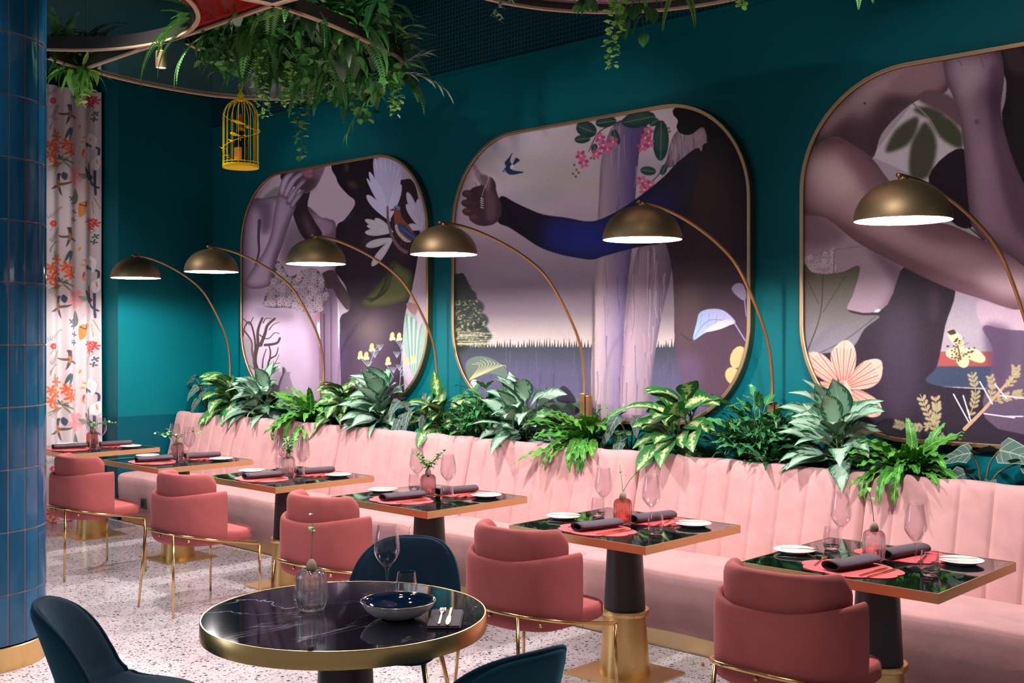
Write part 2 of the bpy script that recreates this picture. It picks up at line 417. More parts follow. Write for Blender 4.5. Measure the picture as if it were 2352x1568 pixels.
# ------------------------------------------------------------------ banquette
SEAM = [-9.72, -8.66, -7.16, -5.66, -4.17, -2.685, -1.19]
ordn = ['leftmost', 'second', 'third', 'fourth', 'fifth', 'sixth']
back_prof = [(5.640,.30),(5.640,.93),(5.630,.965),(5.605,.985),(5.580,.978),(5.562,.955),(5.552,.92),(5.535,.85),(5.515,.77),(5.492,.68),(5.470,.60),(5.452,.52),(5.440,.45),(5.43,.40)]
seat_prof = [(5.50,.44),(5.40,.447),(5.25,.452),(5.12,.449),(5.03,.446),(4.985,.440),(4.965,.427),(4.957,.40),(4.958,.28),(4.968,.18),(4.978,.11),(4.99,.095),(5.2,.09)]
for k in range(6):
    x0, x1 = SEAM[k]+.002, SEAM[k+1]-.002
    lab = ('leftmost section of the dusty pink velvet banquette, shorter, at the wall corner' if k == 0 else
           f'{ordn[k]} section from the left of the dusty pink channel-stitched velvet banquette')
    th = thing('banquette_section', lab, 'banquette', (x0, 0, 0), group='sections of the wall banquette')
    W = x1-x0; nch = max(6, round(W/.168)); per = 14
    def bk(u, v):
        j = v*(len(back_prof)-1); j0 = min(int(j), len(back_prof)-2); f = j-j0
        y = back_prof[j0][0]*(1-f)+back_prof[j0+1][0]*f; z = back_prof[j0][1]*(1-f)+back_prof[j0+1][1]*f
        c = (u*nch) % 1.; bul = abs(sin(PI*c))**.22
        e = min(u, 1-u)*W; er = max(0, 1-e/.03)
        if j0 >= 2:
            y += .0105*(1-bul)-.003; y += .022*er*er
        z -= .012*er*er*(1 if z > .9 else 0)
        z += .004*sin(u*W*17+k)*(1 if z > .9 else 0)
        return (u*W, y, z)
    b = MB(); b.grid(bk, nch*per, (len(back_prof)-1)*2); 
    b.add([bk(0, j/26) for j in range(27)], [tuple(range(27))]); b.add([bk(1, j/26) for j in range(27)], [tuple(range(26, -1, -1))])
    build('backrest', b, M['pink_bench'], th, angle=60)
    def st(u, v):
        j = v*(len(seat_prof)-1); j0 = min(int(j), len(seat_prof)-2); f = j-j0
        y = seat_prof[j0][0]*(1-f)+seat_prof[j0+1][0]*f; z = seat_prof[j0][1]*(1-f)+seat_prof[j0+1][1]*f
        e = min(u, 1-u)*W; er = max(0, 1-e/.045)
        y += .02*er*er*(1 if y < 5.1 else 0); z -= .016*er*er*(1 if z > .4 else 0)
        z += .004*sin(u*W*9+k*2)*sin(v*9)
        return (u*W, y, z)
    ns = max(16, int(W*26)); b = MB(); b.grid(st, ns, 36)
    b.add([st(0, j/36) for j in range(37)], [tuple(range(37))]); b.add([st(1, j/36) for j in range(37)], [tuple(range(36, -1, -1))])
    build('seat', b, M['pink_bench'], th, angle=60)
    b = MB(); b.box((0.0, 5.012, 0), (W, 5.06, .1)); tag(build('plinth', b, M['brass_flat'], th, smooth=False), 'brass plinth')
    b = MB(); b.box((.02, 5.06, 0), (W-.02, 5.63, .3)); build('carcass', b, M['dark'], th, smooth=False)
so = thing('power_socket', 'small dark square power socket on the front of the leftmost banquette seat', 'socket', (-9.2, 4.957, .215))
b = MB(); b.box((-.038, -.012, -.045), (.038, .01, .045)); build('cover_plate', b, M['black_metal'], so, smooth=False, bevel=.004)
b = MB(); b.lathe([(.022, -.0145), (.022, -.012), (.017, -.012), (.015, -.004), (0, -.004)], 20)
b.v = [(x, z, y) for x, y, z in b.v]; build('outlet', b, M['dark'], so)
# planter behind the banquette
pl = thing('planter_trough', 'long low black planter trough between the banquette back and the wall', 'planter', (0, 0, 0))
b = MB(); b.box((-9.74, 5.655, 0), (-.6, 5.675, .93)); b.box((-9.74, 5.905, 0), (-.6, 5.925, .93)); b.box((-9.74, 5.675, 0), (-9.72, 5.905, .93)); b.box((-.62, 5.675, 0), (-.6, 5.905, .93))
build('trough', b, M['teal_dado'], pl, smooth=False)
b = MB(); b.grid(lambda u, v: (-9.72+u*9.1, 5.672+v*.236, .895+.008*sin(u*300)*sin(v*11)), 260, 6); tag(build('soil', b, M['soil'], pl), 'dark soil', kind='stuff')

# ------------------------------------------------------------------ arc lamps
arcYZ = [(5.87,.90),(5.87,1.1),(5.87,1.30),(5.868,1.448),(5.835,1.631),(5.758,1.786),(5.61,1.985),(5.475,2.122),(5.302,2.222),(5.095,2.304),(4.90,2.359),(4.75,2.385),(4.59,2.394)]
lampP = [(-9.25,-8.83),(-7.79,-7.58),(-6.35,-6.235),(-4.87,-4.95),(-3.42,-3.452),(-1.93,-2.07)]
l0 = thing('arc_lamp', 'x', 'lamp', (0,0,0), group='arc lamps along the banquette')
b = MB(); pts = catmull([(0, y-5.87, z) for y, z in arcYZ], 5); b.tube(pts, .0098, 12, cap=True); build('arc_pole', b, M['lamp_tube'], l0)
hy = 4.63-5.87
b = MB(); r = .205; prof = [(r*cos(a), .178*sin(a)) for a in [PI/2*i/22 for i in range(23)]]
prof[-1] = (.0005, .178)
inn = [((r-.004)*cos(a), (.178-.004)*sin(a)) for a in [PI/2*i/22 for i in range(22, -1, -1)]]
b.lathe(prof, 64, (0, hy, 2.2), 0); b.lathe([inn[-1], (r, 0)], 64, (0, hy, 2.2), 0)
sh = build('shade', b, M['bronze'], l0)
b = MB(); b.lathe(inn, 64, (0, hy, 2.2)); tag(build('shade_lining', b, M['white_shade'], sh), 'white inside of the shade')
b = MB(); b.lathe([(.0005, .192), (.018, .192), (.02, .185), (.02, .172), (.0005, .172)], 20, (0, hy, 2.2)); build('finial', b, M['lamp_tube'], l0)
b = MB(); b.box((-.022, -.022, .90), (.022, .022, 1.315)); b.box((.03, -.018, .90), (.058, .018, 1.30)); build('base_sleeve', b, M['lamp_tube'], l0, smooth=False, bevel=.003)
t = NT('lamp_bulb'); t.set(Base_Color=(1,.95,.92,1), Emission_Color=(1,.92,.9,1), Emission_Strength=6.); 
b = MB(); b.lathe([(.0005, .092), (.018, .096), (.026, .108), (.027, .12), (.022, .135), (.014, .148), (.013, .17), (.0005, .17)], 20, (0, hy, 2.2)); build('bulb', b, t.mat, l0)
LAMP_W = 105
ld = bpy.data.lights.new('lamp_light', 'POINT'); ld.energy = LAMP_W; ld.color = (1, .94, .95); ld.shadow_soft_size = .03
lo = bpy.data.objects.new('lamp_light', ld); C.objects.link(lo); lo.parent = l0; lo.location = (0, hy, 2.2+.05)
names = ['leftmost dark bronze dome arc lamp, over the table in the corner by the curtain'] + [f'dark bronze dome arc lamp, {q} from the left of six' for q in ('second', 'third', 'fourth', 'fifth')] + ['rightmost and nearest dark bronze dome arc lamp, in front of the right mural']
for i, (xp, xh) in enumerate(lampP):
    th = math.atan2(xh-xp, 1.24)
    if i == 0: l0.location = (xp, 5.87, 0); l0.rotation_euler = (0, 0, th); l0['label'] = names[0]
    else: dup(l0, (xp, 5.87, 0), th, names[i])
# ------------------------------------------------------------------ square tables
TX = [-9.198,-7.781,-6.327,-4.908,-3.447,-2.107]; TY, TH = 4.475, .75
TL, TW = .852, .80
tn = ['leftmost square table', 'second square table from the left', 'third square table from the left', 'fourth square table from the left', 'fifth square table from the left', 'rightmost square table']
def pedestal(th, h=.71, plate=(.23,.21)):
    b = MB(); px_, py_ = plate
    o = []
    for cx, cy, a0 in ((px_-.015, py_-.015, 0), (-px_+.015, py_-.015, 90), (-px_+.015, -py_+.015, 180), (px_-.015, -py_+.015, 270)):
        o += [(cx+.015*cos(math.radians(a0+a)), cy+.015*sin(math.radians(a0+a))) for a in (0, 30, 60, 90)]
    b.poly(o, 0, .01); build('base_plate', b, M['brass_flat'], th, smooth=False)
    b = MB(); b.lathe([(.128,.01),(.128,.014),(.104,.31),(.09,.31)], 48); build('lower_cone', b, M['brass'], th, angle=40)
    b = MB(); b.lathe([(.10,.308),(.121,.308),(.122,.311),(.122,.331),(.121,.334),(.10,.334)], 48); build('collar', b, M['brass'], th, angle=40)
    b = MB(); b.lathe([(.105,.333),(.104,.34),(.086,h),(.0,h)], 48); build('upper_cone', b, M['black_metal'], th, angle=40)
def make_table(th):
    b = MB(); x, y = TL/2, TW/2; e = .005
    b.box((-x, -y, TH-.038), (x, -y+e, TH+.001)); b.box((-x, y-e, TH-.038), (x, y, TH+.001))
    b.box((-x, -y+e, TH-.038), (-x+e, y-e, TH+.001)); b.box((x-e, -y+e, TH-.038), (x, y-e, TH+.001))
    build('edge_band', b, M['brass_flat'], th, smooth=False)
    b = MB(); b.box((-x+e, -y+e, TH-.036), (x-e, y-e, TH)); build('tabletop', b, M['marble_green'], th, smooth=False)
    pedestal(th)
t0 = thing('square_table', 'brass-edged dark marble square table, leftmost, half hidden by the tiled column', 'table', (TX[0], TY, 0), group='square tables along the banquette')
make_table(t0)
for i in range(1, 6): dup(t0, (TX[i], TY, 0), 0, f'brass-edged dark marble {tn[i]}, on a black and brass cone foot')

# ------------------------------------------------------------------ tableware prototypes
def proto(name): return thing(name, 'x', 'x')
used = {}
def place(p, loc, rz, label, cat, group):
    if not used.get(p.name):
        used[p.name] = 1; p.location = loc; p.rotation_euler = (0,0,rz); p['label'] = label; p['category'] = cat; p['group'] = group; return p
    d = dup(p, loc, rz, label, group); d['category'] = cat; return d
def single(name, mb, m, **k): return build(name, mb, m, **k)
def place1(p, loc, rz, label, cat, group):
    if not used.get(p.name): used[p.name] = 1; o = p
    else: o = p.copy(); C.objects.link(o)
    o.location = loc; o.rotation_euler = (0,0,rz); return tag(o, label, cat, group)
# placemat: scalloped cloud outline
def cloud(ax, ay, n=7, dep=.10):
    return [((ax*(1-dep+dep*abs(sin(n*a/2))**.7))*cos(a), (ay*(1-dep+dep*abs(sin(n*a/2))**.7))*sin(a)) for a in [2*PI*i/112 for i in range(112)]]
b = MB(); b.poly(cloud(.215,.165), 0, .0025); P_mat = single('placemat', b, M['coral_leather'], smooth=False)
# napkin: flattened roll, open at the end
b = MB()
def roll(u, v):
    j = v*34; L = .27
    a = v*2*PI*1.55; k = 1-.24*v
    x = .047*k*cos(a)*(1+.12*cos(a)); z = .021+.020*k*sin(a)
    return (x+.006*sin(u*3), (u-.5)*L, max(.0008, z))
b.grid(roll, 10, 44); P_nap = single('napkin', b, M['napkin'])
sm = P_nap.modifiers.new('thick', 'SOLIDIFY'); sm.thickness = .0022; sm.offset = 0
# plates
b = MB(); b.lathe([(.0005,.002),(.05,.002),(.055,0),(.058,.002),(.075,.010),(.089,.015),(.0905,.017),(.089,.0185),(.074,.0145),(.056,.0085),(.0005,.0075)], 48); P_plate = single('side_plate', b, M['porcelain'])
# cutlery
def handle(b, L, w0=.0035, w1=.0028, z=.003):
    b.box((-w0, -L/2, z-.0018), (w0, L*.12, z+.0018))
def bar(b, pts, mi=0): # pts: (y, halfwidth, z)
    for (y0, w0, z0), (y1, w1, z1) in zip(pts, pts[1:]):
        vs = [(-w0,y0,z0-.0012),(w0,y0,z0-.0012),(w0,y0,z0+.0012),(-w0,y0,z0+.0012),(-w1,y1,z1-.0012),(w1,y1,z1-.0012),(w1,y1,z1+.0012),(-w1,y1,z1+.0012)]
        b.add(vs, [(0,1,2,3),(4,7,6,5),(0,4,5,1),(1,5,6,2),(2,6,7,3),(3,7,4,0)])
b = MB(); bar(b, [(-.1,.004,.0025),(-.04,.0033,.003),(.03,.0026,.005),(.045,.006,.006),(.058,.0105,.0045)])
for dx in (-.0086, -.0029, .0029, .0086):
    vs = MB(); bar(vs, [(.057,.0018,.0045),(.08,.0016,.003),(.1,.001,.006)]); b.add([(x+dx,y,z) for x,y,z in vs.v], vs.f)
P_fork = single('fork', b, M['brass_chair'], smooth=False)
b = MB(); bar(b, [(-.11,.0042,.0035),(-.05,.004,.0035),(0,.0034,.0035),(.01,.006,.003),(.07,.0085,.0025),(.1,.006,.0025),(.115,.001,.0025)])
P_knife = single('table_knife', b, M['brass_chair'], smooth=False)
b = MB(); bar(b, [(-.08,.0035,.003),(-.01,.003,.003),(0,.0065,.0028),(.06,.0075,.0025),(.078,.002,.0025)]); P_bknife = single('butter_knife', b, M['brass_chair'], smooth=False)
# wine glass: closed thin-walled profile
def goblet(H=.262):
    out = [(.0005,0),(.036,0),(.0375,.0015),(.03,.004),(.012,.0075),(.0055,.013),(.0040,.03),(.0036,.06),(.0040,.085),(.006,.098),(.012,.108),(.026,.124),(.040,.143),(.0465,.160),(.0475,.172),(.0455,.195),(.041,.225),(.0365,.25),(.0355,H)]
    inn = [(.0343,H),(.0353,.25),(.0398,.225),(.0443,.195),(.0463,.172),(.0452,.161),(.0386,.1445),(.0245,.1262),(.010,.1115),(.0005,.1085)]
    return out+inn
b = MB(); b.lathe(goblet(), 48); P_wine = single('wine_glass', b, M['glass'], angle=40)
fl = lambda amp, n, z0, z1: (lambda a, j, z: amp*max(0, cos(n*a))*(1 if z0 < z < z1 else 0))
def tumbler_prof(H=.098):
    return [(.0005,0),(.026,0),(.031,.003),(.036,.014),(.0385,.032),(.038,.055),(.0345,.085),(.0325,H),(.0313,H),(.0332,.085),(.0366,.055),(.0371,.034),(.0345,.022),(.028,.0165),(.0005,.0155)]
b = MB(); b.lathe(tumbler_prof(), 60, flute=lambda a, j, z: .018*cos(20*a) if (.02 < z < .07 and j < 8) else 0); b.lathe([(.0005,.0022),(.025,.0022),(.030,.005),(.0345,.0145),(.033,.0185),(.0005,.0155)], 40, mi=1); P_tum = single('tumbler', b, [M['glass'], M['solid_glass']], angle=40)
def vase_prof(H=.128, r=.047):
    o = [(.0005,0),(r*.62,0),(r*.80,.006),(r*.93,.022),(r,.05),(r*1.0,.08),(r*.99,.104),(r*.90,.118),(r*.76,.1255),(r*.70,H)]
    i = [(r*.63,H),(r*.68,.1225),(r*.80,.115),(r*.86,.1),(r*.88,.075),(r*.88,.05),(r*.80,.026),(r*.6,.015),(.0005,.012)]
    return o+i
def vase(m): 
    b = MB(); b.lathe(vase_prof(), 96, flute=lambda a, j, z: (.045*(abs(cos(9*a))-.5)) if j < 9 and 0 < z else 0); return single('fluted_vase', b, m, angle=50)
vcol = ['vase_pink','vase_smoky','vase_clear','vase_smoky','vase_pink','vase_clear']
# little leaf helper shared by all greenery
def leaf(b, base, az, el, L, W, droop=1.2, fold=.18, wave=0., nw=3, seg=8, prof=None, rnd=0., roll=0., mi=0, cross=2):
    prof = prof or (lambda t: sin(PI*min(1, t**.75*1.0))**.9 if t < 1 else 0)
    p = Vector(base); vs = []; uv = []; fs = []; K = 2*cross+1; ds = L/seg; ph = rnd*6.28
    for i in range(seg+1):
        s = i/seg; e = el-droop*s
        T = Vector((cos(e)*cos(az), cos(e)*sin(az), sin(e))); N = Vector((-sin(e)*cos(az), -sin(e)*sin(az), cos(e))); S = Vector((-sin(az), cos(az), 0))
        if roll: S, N = S*cos(roll)+N*sin(roll), N*cos(roll)-S*sin(roll)
        w_ = W/2*max(prof(s), .012)
        for j in range(K):
            u = (j-cross)/cross
            o = S*(u*w_)+N*(fold*abs(u)*w_ + (wave*sin(nw*2*PI*s+ph+(1.2 if u < 0 else 0))*abs(u)*W/2 if wave else 0))
            vs.append(p+o); uv.append((u, s, rnd))
        p = p+T*ds
    for i in range(seg):
        for j in range(K-1):
            fs.append((i*K+j, (i+1)*K+j, (i+1)*K+j+1, i*K+j+1))
    b.add(vs, fs, mi, uv)
    return p
pOv = lambda t: (sin(PI*t**.8))**.85 if 0 < t < 1 else 0
pLan = lambda t: (sin(PI*t**.62))**1.0 if 0 < t < 1 else 0
pStrap = lambda t: min(1, t*5+.35)*(1-t**4)**.8 if t < 1 else 0
pRound = lambda t: (max(0, 1-(2*t-1)**2))**.5
pArrow = lambda t: (1.0*(1-t)**.75)*min(1, t*9+.5) if t < 1 else 0
def sprig(kind, seed):
    """a cut stem with small leaves standing in a table vase"""
    rng = random.Random(seed); o = thing('vase_sprig', 'x', 'plant'); st = MB(); lv = MB()
    bb = MB(); bb.lathe([(.0005,.112),(.012,.118),(.019,.135),(.017,.152),(.008,.166),(.0005,.168)], 14); build('root_bulb', bb, M['bulb'], o)
    n = {'tall': 1, 'bushy': 6, 'trail': 5, 'curl': 2}[kind]
    for k in range(n):
        az = rng.uniform(0, 6.28); p = Vector((0,0,.16)); pts = [p.copy()]
        H = {'tall': .16, 'bushy': .10, 'trail': .12, 'curl': .15}[kind]*rng.uniform(.8, 1.2)
        if kind in ('tall', 'curl'): az = (2.4, .5)[k]
        for s in range(7):
            lean = {'tall': .25, 'bushy': .55, 'trail': .9, 'curl': .45}[kind]
            p = p+Vector((cos(az)*lean*H/7*(1+s*.2), sin(az)*lean*H/7*(1+s*.2), H/7*(1-(.22*s if kind == 'trail' else .02*s)))); pts.append(p.copy())
            if kind in ('bushy', 'trail') or s in (3, 4, 6):
                for q in range(2 if kind == 'bushy' else 1):
                    leaf(lv, p, rng.uniform(0, 6.28), rng.uniform(-.2, .9), rng.uniform(.028, .045), rng.uniform(.016, .024), .8, seg=4, rnd=rng.random(), cross=1)
        st.tube(pts, [.0022]+[.0015]*6+[.0009], 6)
    build('stem', st, M['stem'], o); build('foliage', lv, M['leaf_mid'], o, uvattr=True)
    return o
sk = ['trail','trail','bushy','bushy','curl','tall']
# ------------------------------------------------------------------ laying the tables
side = {0: 'near', 1: 'banquette'}
for i, x in enumerate(TX):
    T = tn[i]; z = TH
    v = vase(M[vcol[i]]); v.location = (x-.02, TY+.01, z+.001); tag(v, f'{"pink" if i in (0,4) else ("smoky" if i in (1,3) else "clear")} fluted glass vase in the middle of the {T}', 'vase', 'fluted vases on the square tables')
    sg = sprig(sk[i], 11+i*7); sg.location = (x-.02, TY+.01, z); tag(sg, f'green sprig growing from the fluted vase on the {T}', 'plant', 'sprigs in the table vases')
    for f in (0, 1):
        sg_ = 1 if f == 0 else -1; r0 = 0 if f == 0 else PI
        P = lambda dx, dy, dz=0: (x+sg_*dx, TY+.012*f+sg_*dy, z+dz)
        s = side[f]
        place1(P_mat, P(-.015,-.205,.0005), r0, f'coral pink scalloped placemat on the {s} side of the {T}', 'placemat', 'placemats on the square tables')
        place1(P_nap, P(-.03,-.185,.0035), r0-.2, f'charcoal napkin roll on the {s} placemat of the {T}', 'napkin', 'rolled napkins')
        pp = P(-.355,-.06,.0005) if f == 0 else P(-.27,-.2,.0005)
        place1(P_plate, pp, 0, f'small white side plate on the {s} side of the {T}', 'plate', 'side plates')
        place1(P_bknife, (pp[0]+.02*sg_, pp[1], pp[2]+.018), r0-1.0, f'brass butter knife on the {s} side plate of the {T}', 'knife', 'butter knives')
        for q, dx in enumerate((-.175, -.14)):
            place1(P_fork, P(dx+.012*q, -.165+.02*q, .0035), r0+.26, f'brass {"inner" if q else "outer"} fork on the {s} placemat of the {T}', 'fork', 'brass forks')
        for q, dx in enumerate((.085, .12)):
            place1(P_knife, P(dx, -.215, .0035), r0-.06, f'brass {"outer" if q else "inner"} knife on the {s} placemat of the {T}', 'knife', 'brass knives')
        place1(P_wine, P(.165,.0,.001) if f == 0 else P(.215,-.085,.001), 0, f'clear wine glass on the {s} side of the {T}', 'wine glass', 'wine glasses on the square tables')
        place1(P_tum, P(.272,-.11,.001) if f == 0 else P(.275,-.115,.001), 0, f'short clear tumbler on the {s} side of the {T}', 'glass', 'tumblers on the square tables')

# ------------------------------------------------------------------ round table in front
RX, RY, RR = -3.06, 2.40, .487
rt = thing('round_table', 'round black veined marble table with a wide brass rim in the foreground', 'table', (RX, RY, 0))
b = MB(); b.lathe([(.0005,TH-.03),(RR-.006,TH-.03),(RR-.006,TH),(.0005,TH)], 128); build('tabletop', b, M['marble_black'], rt, angle=40)
b = MB(); b.lathe([(RR-.006,TH-.056),(RR,TH-.056),(RR,TH-.001),(RR-.002,TH+.0015),(RR-.006,TH+.0015)], 128, closed=True); build('edge_band', b, M['brass'], rt, angle=40)
pedestal(rt, .72, (.25,.25))
v = vase(M['vase_clear']); v.location = (RX-.103, RY-.068, TH+.001); v.scale = (1.15,1.15,1.12); tag(v, 'clear fluted glass vase holding a bulb on the round table', 'vase')
sg = sprig('tall', 3); sg.location = (RX-.103, RY-.068, TH+.012); tag(sg, 'thin leggy sprig with one curled stem in the vase on the round table', 'plant')
g = P_wine.copy(); C.objects.link(g); g.location = (RX-.075, RY+.25, TH+.001); tag(g, 'tall clear wine glass on the round table', 'wine glass')
g = P_tum.copy(); C.objects.link(g); g.location = (RX+.01, RY+.27, TH+.001); tag(g, 'short fluted tumbler on the round table behind the bowl', 'glass')
bw = thing('coupe_bowl', 'wide shallow bowl, midnight blue glaze inside and white outside, on the round table', 'bowl', (RX+.19, RY+.075, TH+.001))
outp = [(.0005,.004),(.05,.004),(.053,0),(.058,.004),(.085,.014),(.108,.030),(.122,.047),(.127,.058)]
inp = [(.127,.058),(.1255,.0595),(.119,.048),(.105,.033),(.08,.0185),(.05,.011),(.0005,.010)]
nt = NT('blue_glaze'); nz = nt.noise(160, 3, nt.coord()); M['blue_glaze'] = nt.set(Base_Color=nt.mix(nz, lin((4,10,28)), lin((14,32,60))), Roughness=.06)
b = MB(); b.lathe(outp, 72); build('outer', b, M['porcelain'], bw)
b = MB(); b.lathe(inp, 72); tag(build('inner', b, M['blue_glaze'], bw), 'midnight blue glazed inside')
b = MB(); b.lathe([(.1272,.0575),(.1272,.0595),(.1255,.06),(.1252,.0585)], 72, closed=True); tag(build('rim', b, M['brass_chair'], bw), 'thin gilt rim')
b = MB(); o_ = cloud(1,1)
b.box((-.055,-.11,0), (.055,.11,.006)); b.box((-.055,-.11,.006), (.052,.108,.011)); n_ = single('napkin', b, M['napkin'], smooth=False, bevel=.003); n_.location = (RX+.335, RY+.16, TH+.001); n_.rotation_euler = (0,0,.75); tag(n_, 'flat folded charcoal napkin on the round table beside the bowl', 'napkin')
for q, d in enumerate((-.012, .016)):
    p = (P_knife if q else P_fork).copy(); C.objects.link(p); p.location = (RX+.335+d*.7, RY+.155+d*.7, TH+.0135); p.rotation_euler = (0,0,.75+(PI if q else 0)); tag(p, f'brass {"knife" if q else "fork"} on the folded napkin of the round table', 'knife' if q else 'fork')

# ------------------------------------------------------------------ pink tub chairs (origin at the back on the floor, facing +y)
def uplan(t, hw, dep, n=2.7):
    """U outline: t 0..1 from one front end round the back to the other"""
    a = PI*(1-t)  # right to left
    c, s_ = cos(a), sin(a)
    x = hw*math.copysign(abs(c)**(2/n), c); y = -dep*abs(s_)**(2/n)
    return x, y
def make_pink(o):
    def shell_pt(side, t, z, inset):
        x, y = uplan(t, .285-inset, .30-inset); return x, y+.30
    # outer tub: closed strip, rounded top edge
    b = MB(); prof = [(.060,.408),(.026,.418),(.006,.44),(0,.49),(0,.60),(0,.70),(.003,.733),(.014,.745),(.028,.742),(.036,.728),(.038,.60),(.04,.46),(.07,.43)]
    def tub(u, v):
        j = v*len(prof) % len(prof); j0 = int(j); ins, z = prof[j0]
        top = 1 if j0 in (4,5,6,7,8,9) else 0
        x, y = uplan(u, .285-ins, .30-ins)
        y += .30
        dip = -.028*max(0, cos((u-.5)*2.2))**6 if 5 <= j0 <= 9 else 0
        return (x, y-.0*ins, z+dip+ (.012 if top and (u < .04 or u > .96) else 0)*0)
    nU = 48; b.grid(tub, nU, len(prof), cv=True)
    for u in (0, 1): b.add([tub(u, j/len(prof)) for j in range(len(prof))], [tuple(range(len(prof)))])
    build('outer_shell', b, M['pink_chair'], o, sub=1, angle=70)
    b = MB(); cp = [(.012,.46),(.004,.56),(.0,.66),(-.004,.76),(-.006,.815),(.004,.845),(.026,.857),(.05,.842),(.064,.80),(.07,.70),(.072,.58),(.07,.46)]
    def cush(u, v):
        j0 = int(v*len(cp)+.5) % len(cp); ins, z = cp[j0]
        uu = .04+u*.92; x, y = uplan(uu, .247-ins, .262-ins); y += .30
        endf = max(0, 1-min(u, 1-u)/.075); z2 = .46+(z-.46)*(1-.03*endf**2) if z > .5 else z
        return (x, y, z2-(.03*endf**3 if z > .8 else 0))
    b.grid(cush, 44, len(cp), cv=True)
    for u in (0, 1): b.add([cush(u, j/len(cp)) for j in range(len(cp))], [tuple(range(len(cp)))])
    build('back_cushion', b, M['pink_chair'], o, sub=1, angle=70)
    b = MB(); out = []
    for k in range(40):
        a = 2*PI*k/40; c, s_ = cos(a), sin(a)
        out.append((.262*math.copysign(abs(c)**.42, c), .30+.245*math.copysign(abs(s_)**.42, s_)))
    lv = [(.96,.418),(1,.428),(1,.468),(.985,.482),(.95,.49),(.5,.496)]
    cy = .30
    vs = [(x*f, cy+(y-cy)*f, z) for f, z in lv for x, y in out]; fs = []
    for r_ in range(len(lv)-1):
        for k in range(40): fs.append((r_*40+k, r_*40+(k+1)%40, (r_+1)*40+(k+1)%40, (r_+1)*40+k))
    fs += [tuple(range(39,-1,-1)), tuple((len(lv)-1)*40+k for k in range(40))]
    b.add(vs, fs); build('seat', b, M['pink_chair'], o, angle=70)
    # rail sloping to the front
    b = MB(); pts = [(.285,.525,.402)]
    for k in range(25):
        t = k/24; x, y = uplan(t, .298, .312, 2.6); pts.append((x, y+.302, .498-.175*((y+.312)/.84)))
    pts = [(-x, y, z) if 0 else (x, y, z) for x, y, z in pts]
    P = [(-.285,.535,.386),(-.292,.45,.404),(-.297,.36,.423)]+[p for p in pts[2:-1]]+[(.297,.36,.423),(.292,.45,.404),(.285,.535,.386)]
    b.tube(catmull(P, 3), .0085, 10); rl = build('rail', b, M['brass_chair'], o)
    for sx in (-1, 1):
        b = MB(); b.tube([(sx*.285,.53,.388),(sx*.292,.533,0)], [.0085,.0075], 10); build('leg', b, M['brass_chair'], o)
        b = MB(); b.tube([(sx*.17,-.004,.492),(sx*.21,-.03,0)], [.0085,.0075], 10); build('leg', b, M['brass_chair'], o)
        b = MB(); b.tube([(sx*.255,.05,.462),(sx*.262,.043,.462)], .008, 10); build('screw', b, M['brass_chair'], o)
    b = MB(); b.tube([(.0,.0,.474),(0,-.008,.474)], .008, 10); build('screw', b, M['brass_chair'], o)
pc = thing('tub_chair', 'x', 'chair', group='pink velvet tub chairs')
make_pink(pc)
plab = ['coral pink tub chair at the second square table from the left, cut by the column',
 'coral pink tub chair at the third square table from the left, legs in view',
 'coral pink tub chair at the fourth square table from the left, behind the round table',
 'coral pink tub chair at the fifth square table from the left, beside the round table',
 'nearest coral pink velvet tub chair, at the rightmost square table']
for i in range(5):
    loc = (TX[i+1]+(.02,.02,.0,.0,-.0)[i], 3.505, 0)
    if i == 0: pc.location = loc; pc['label'] = plab[0]
    else: dup(pc, loc, 0, plab[i])

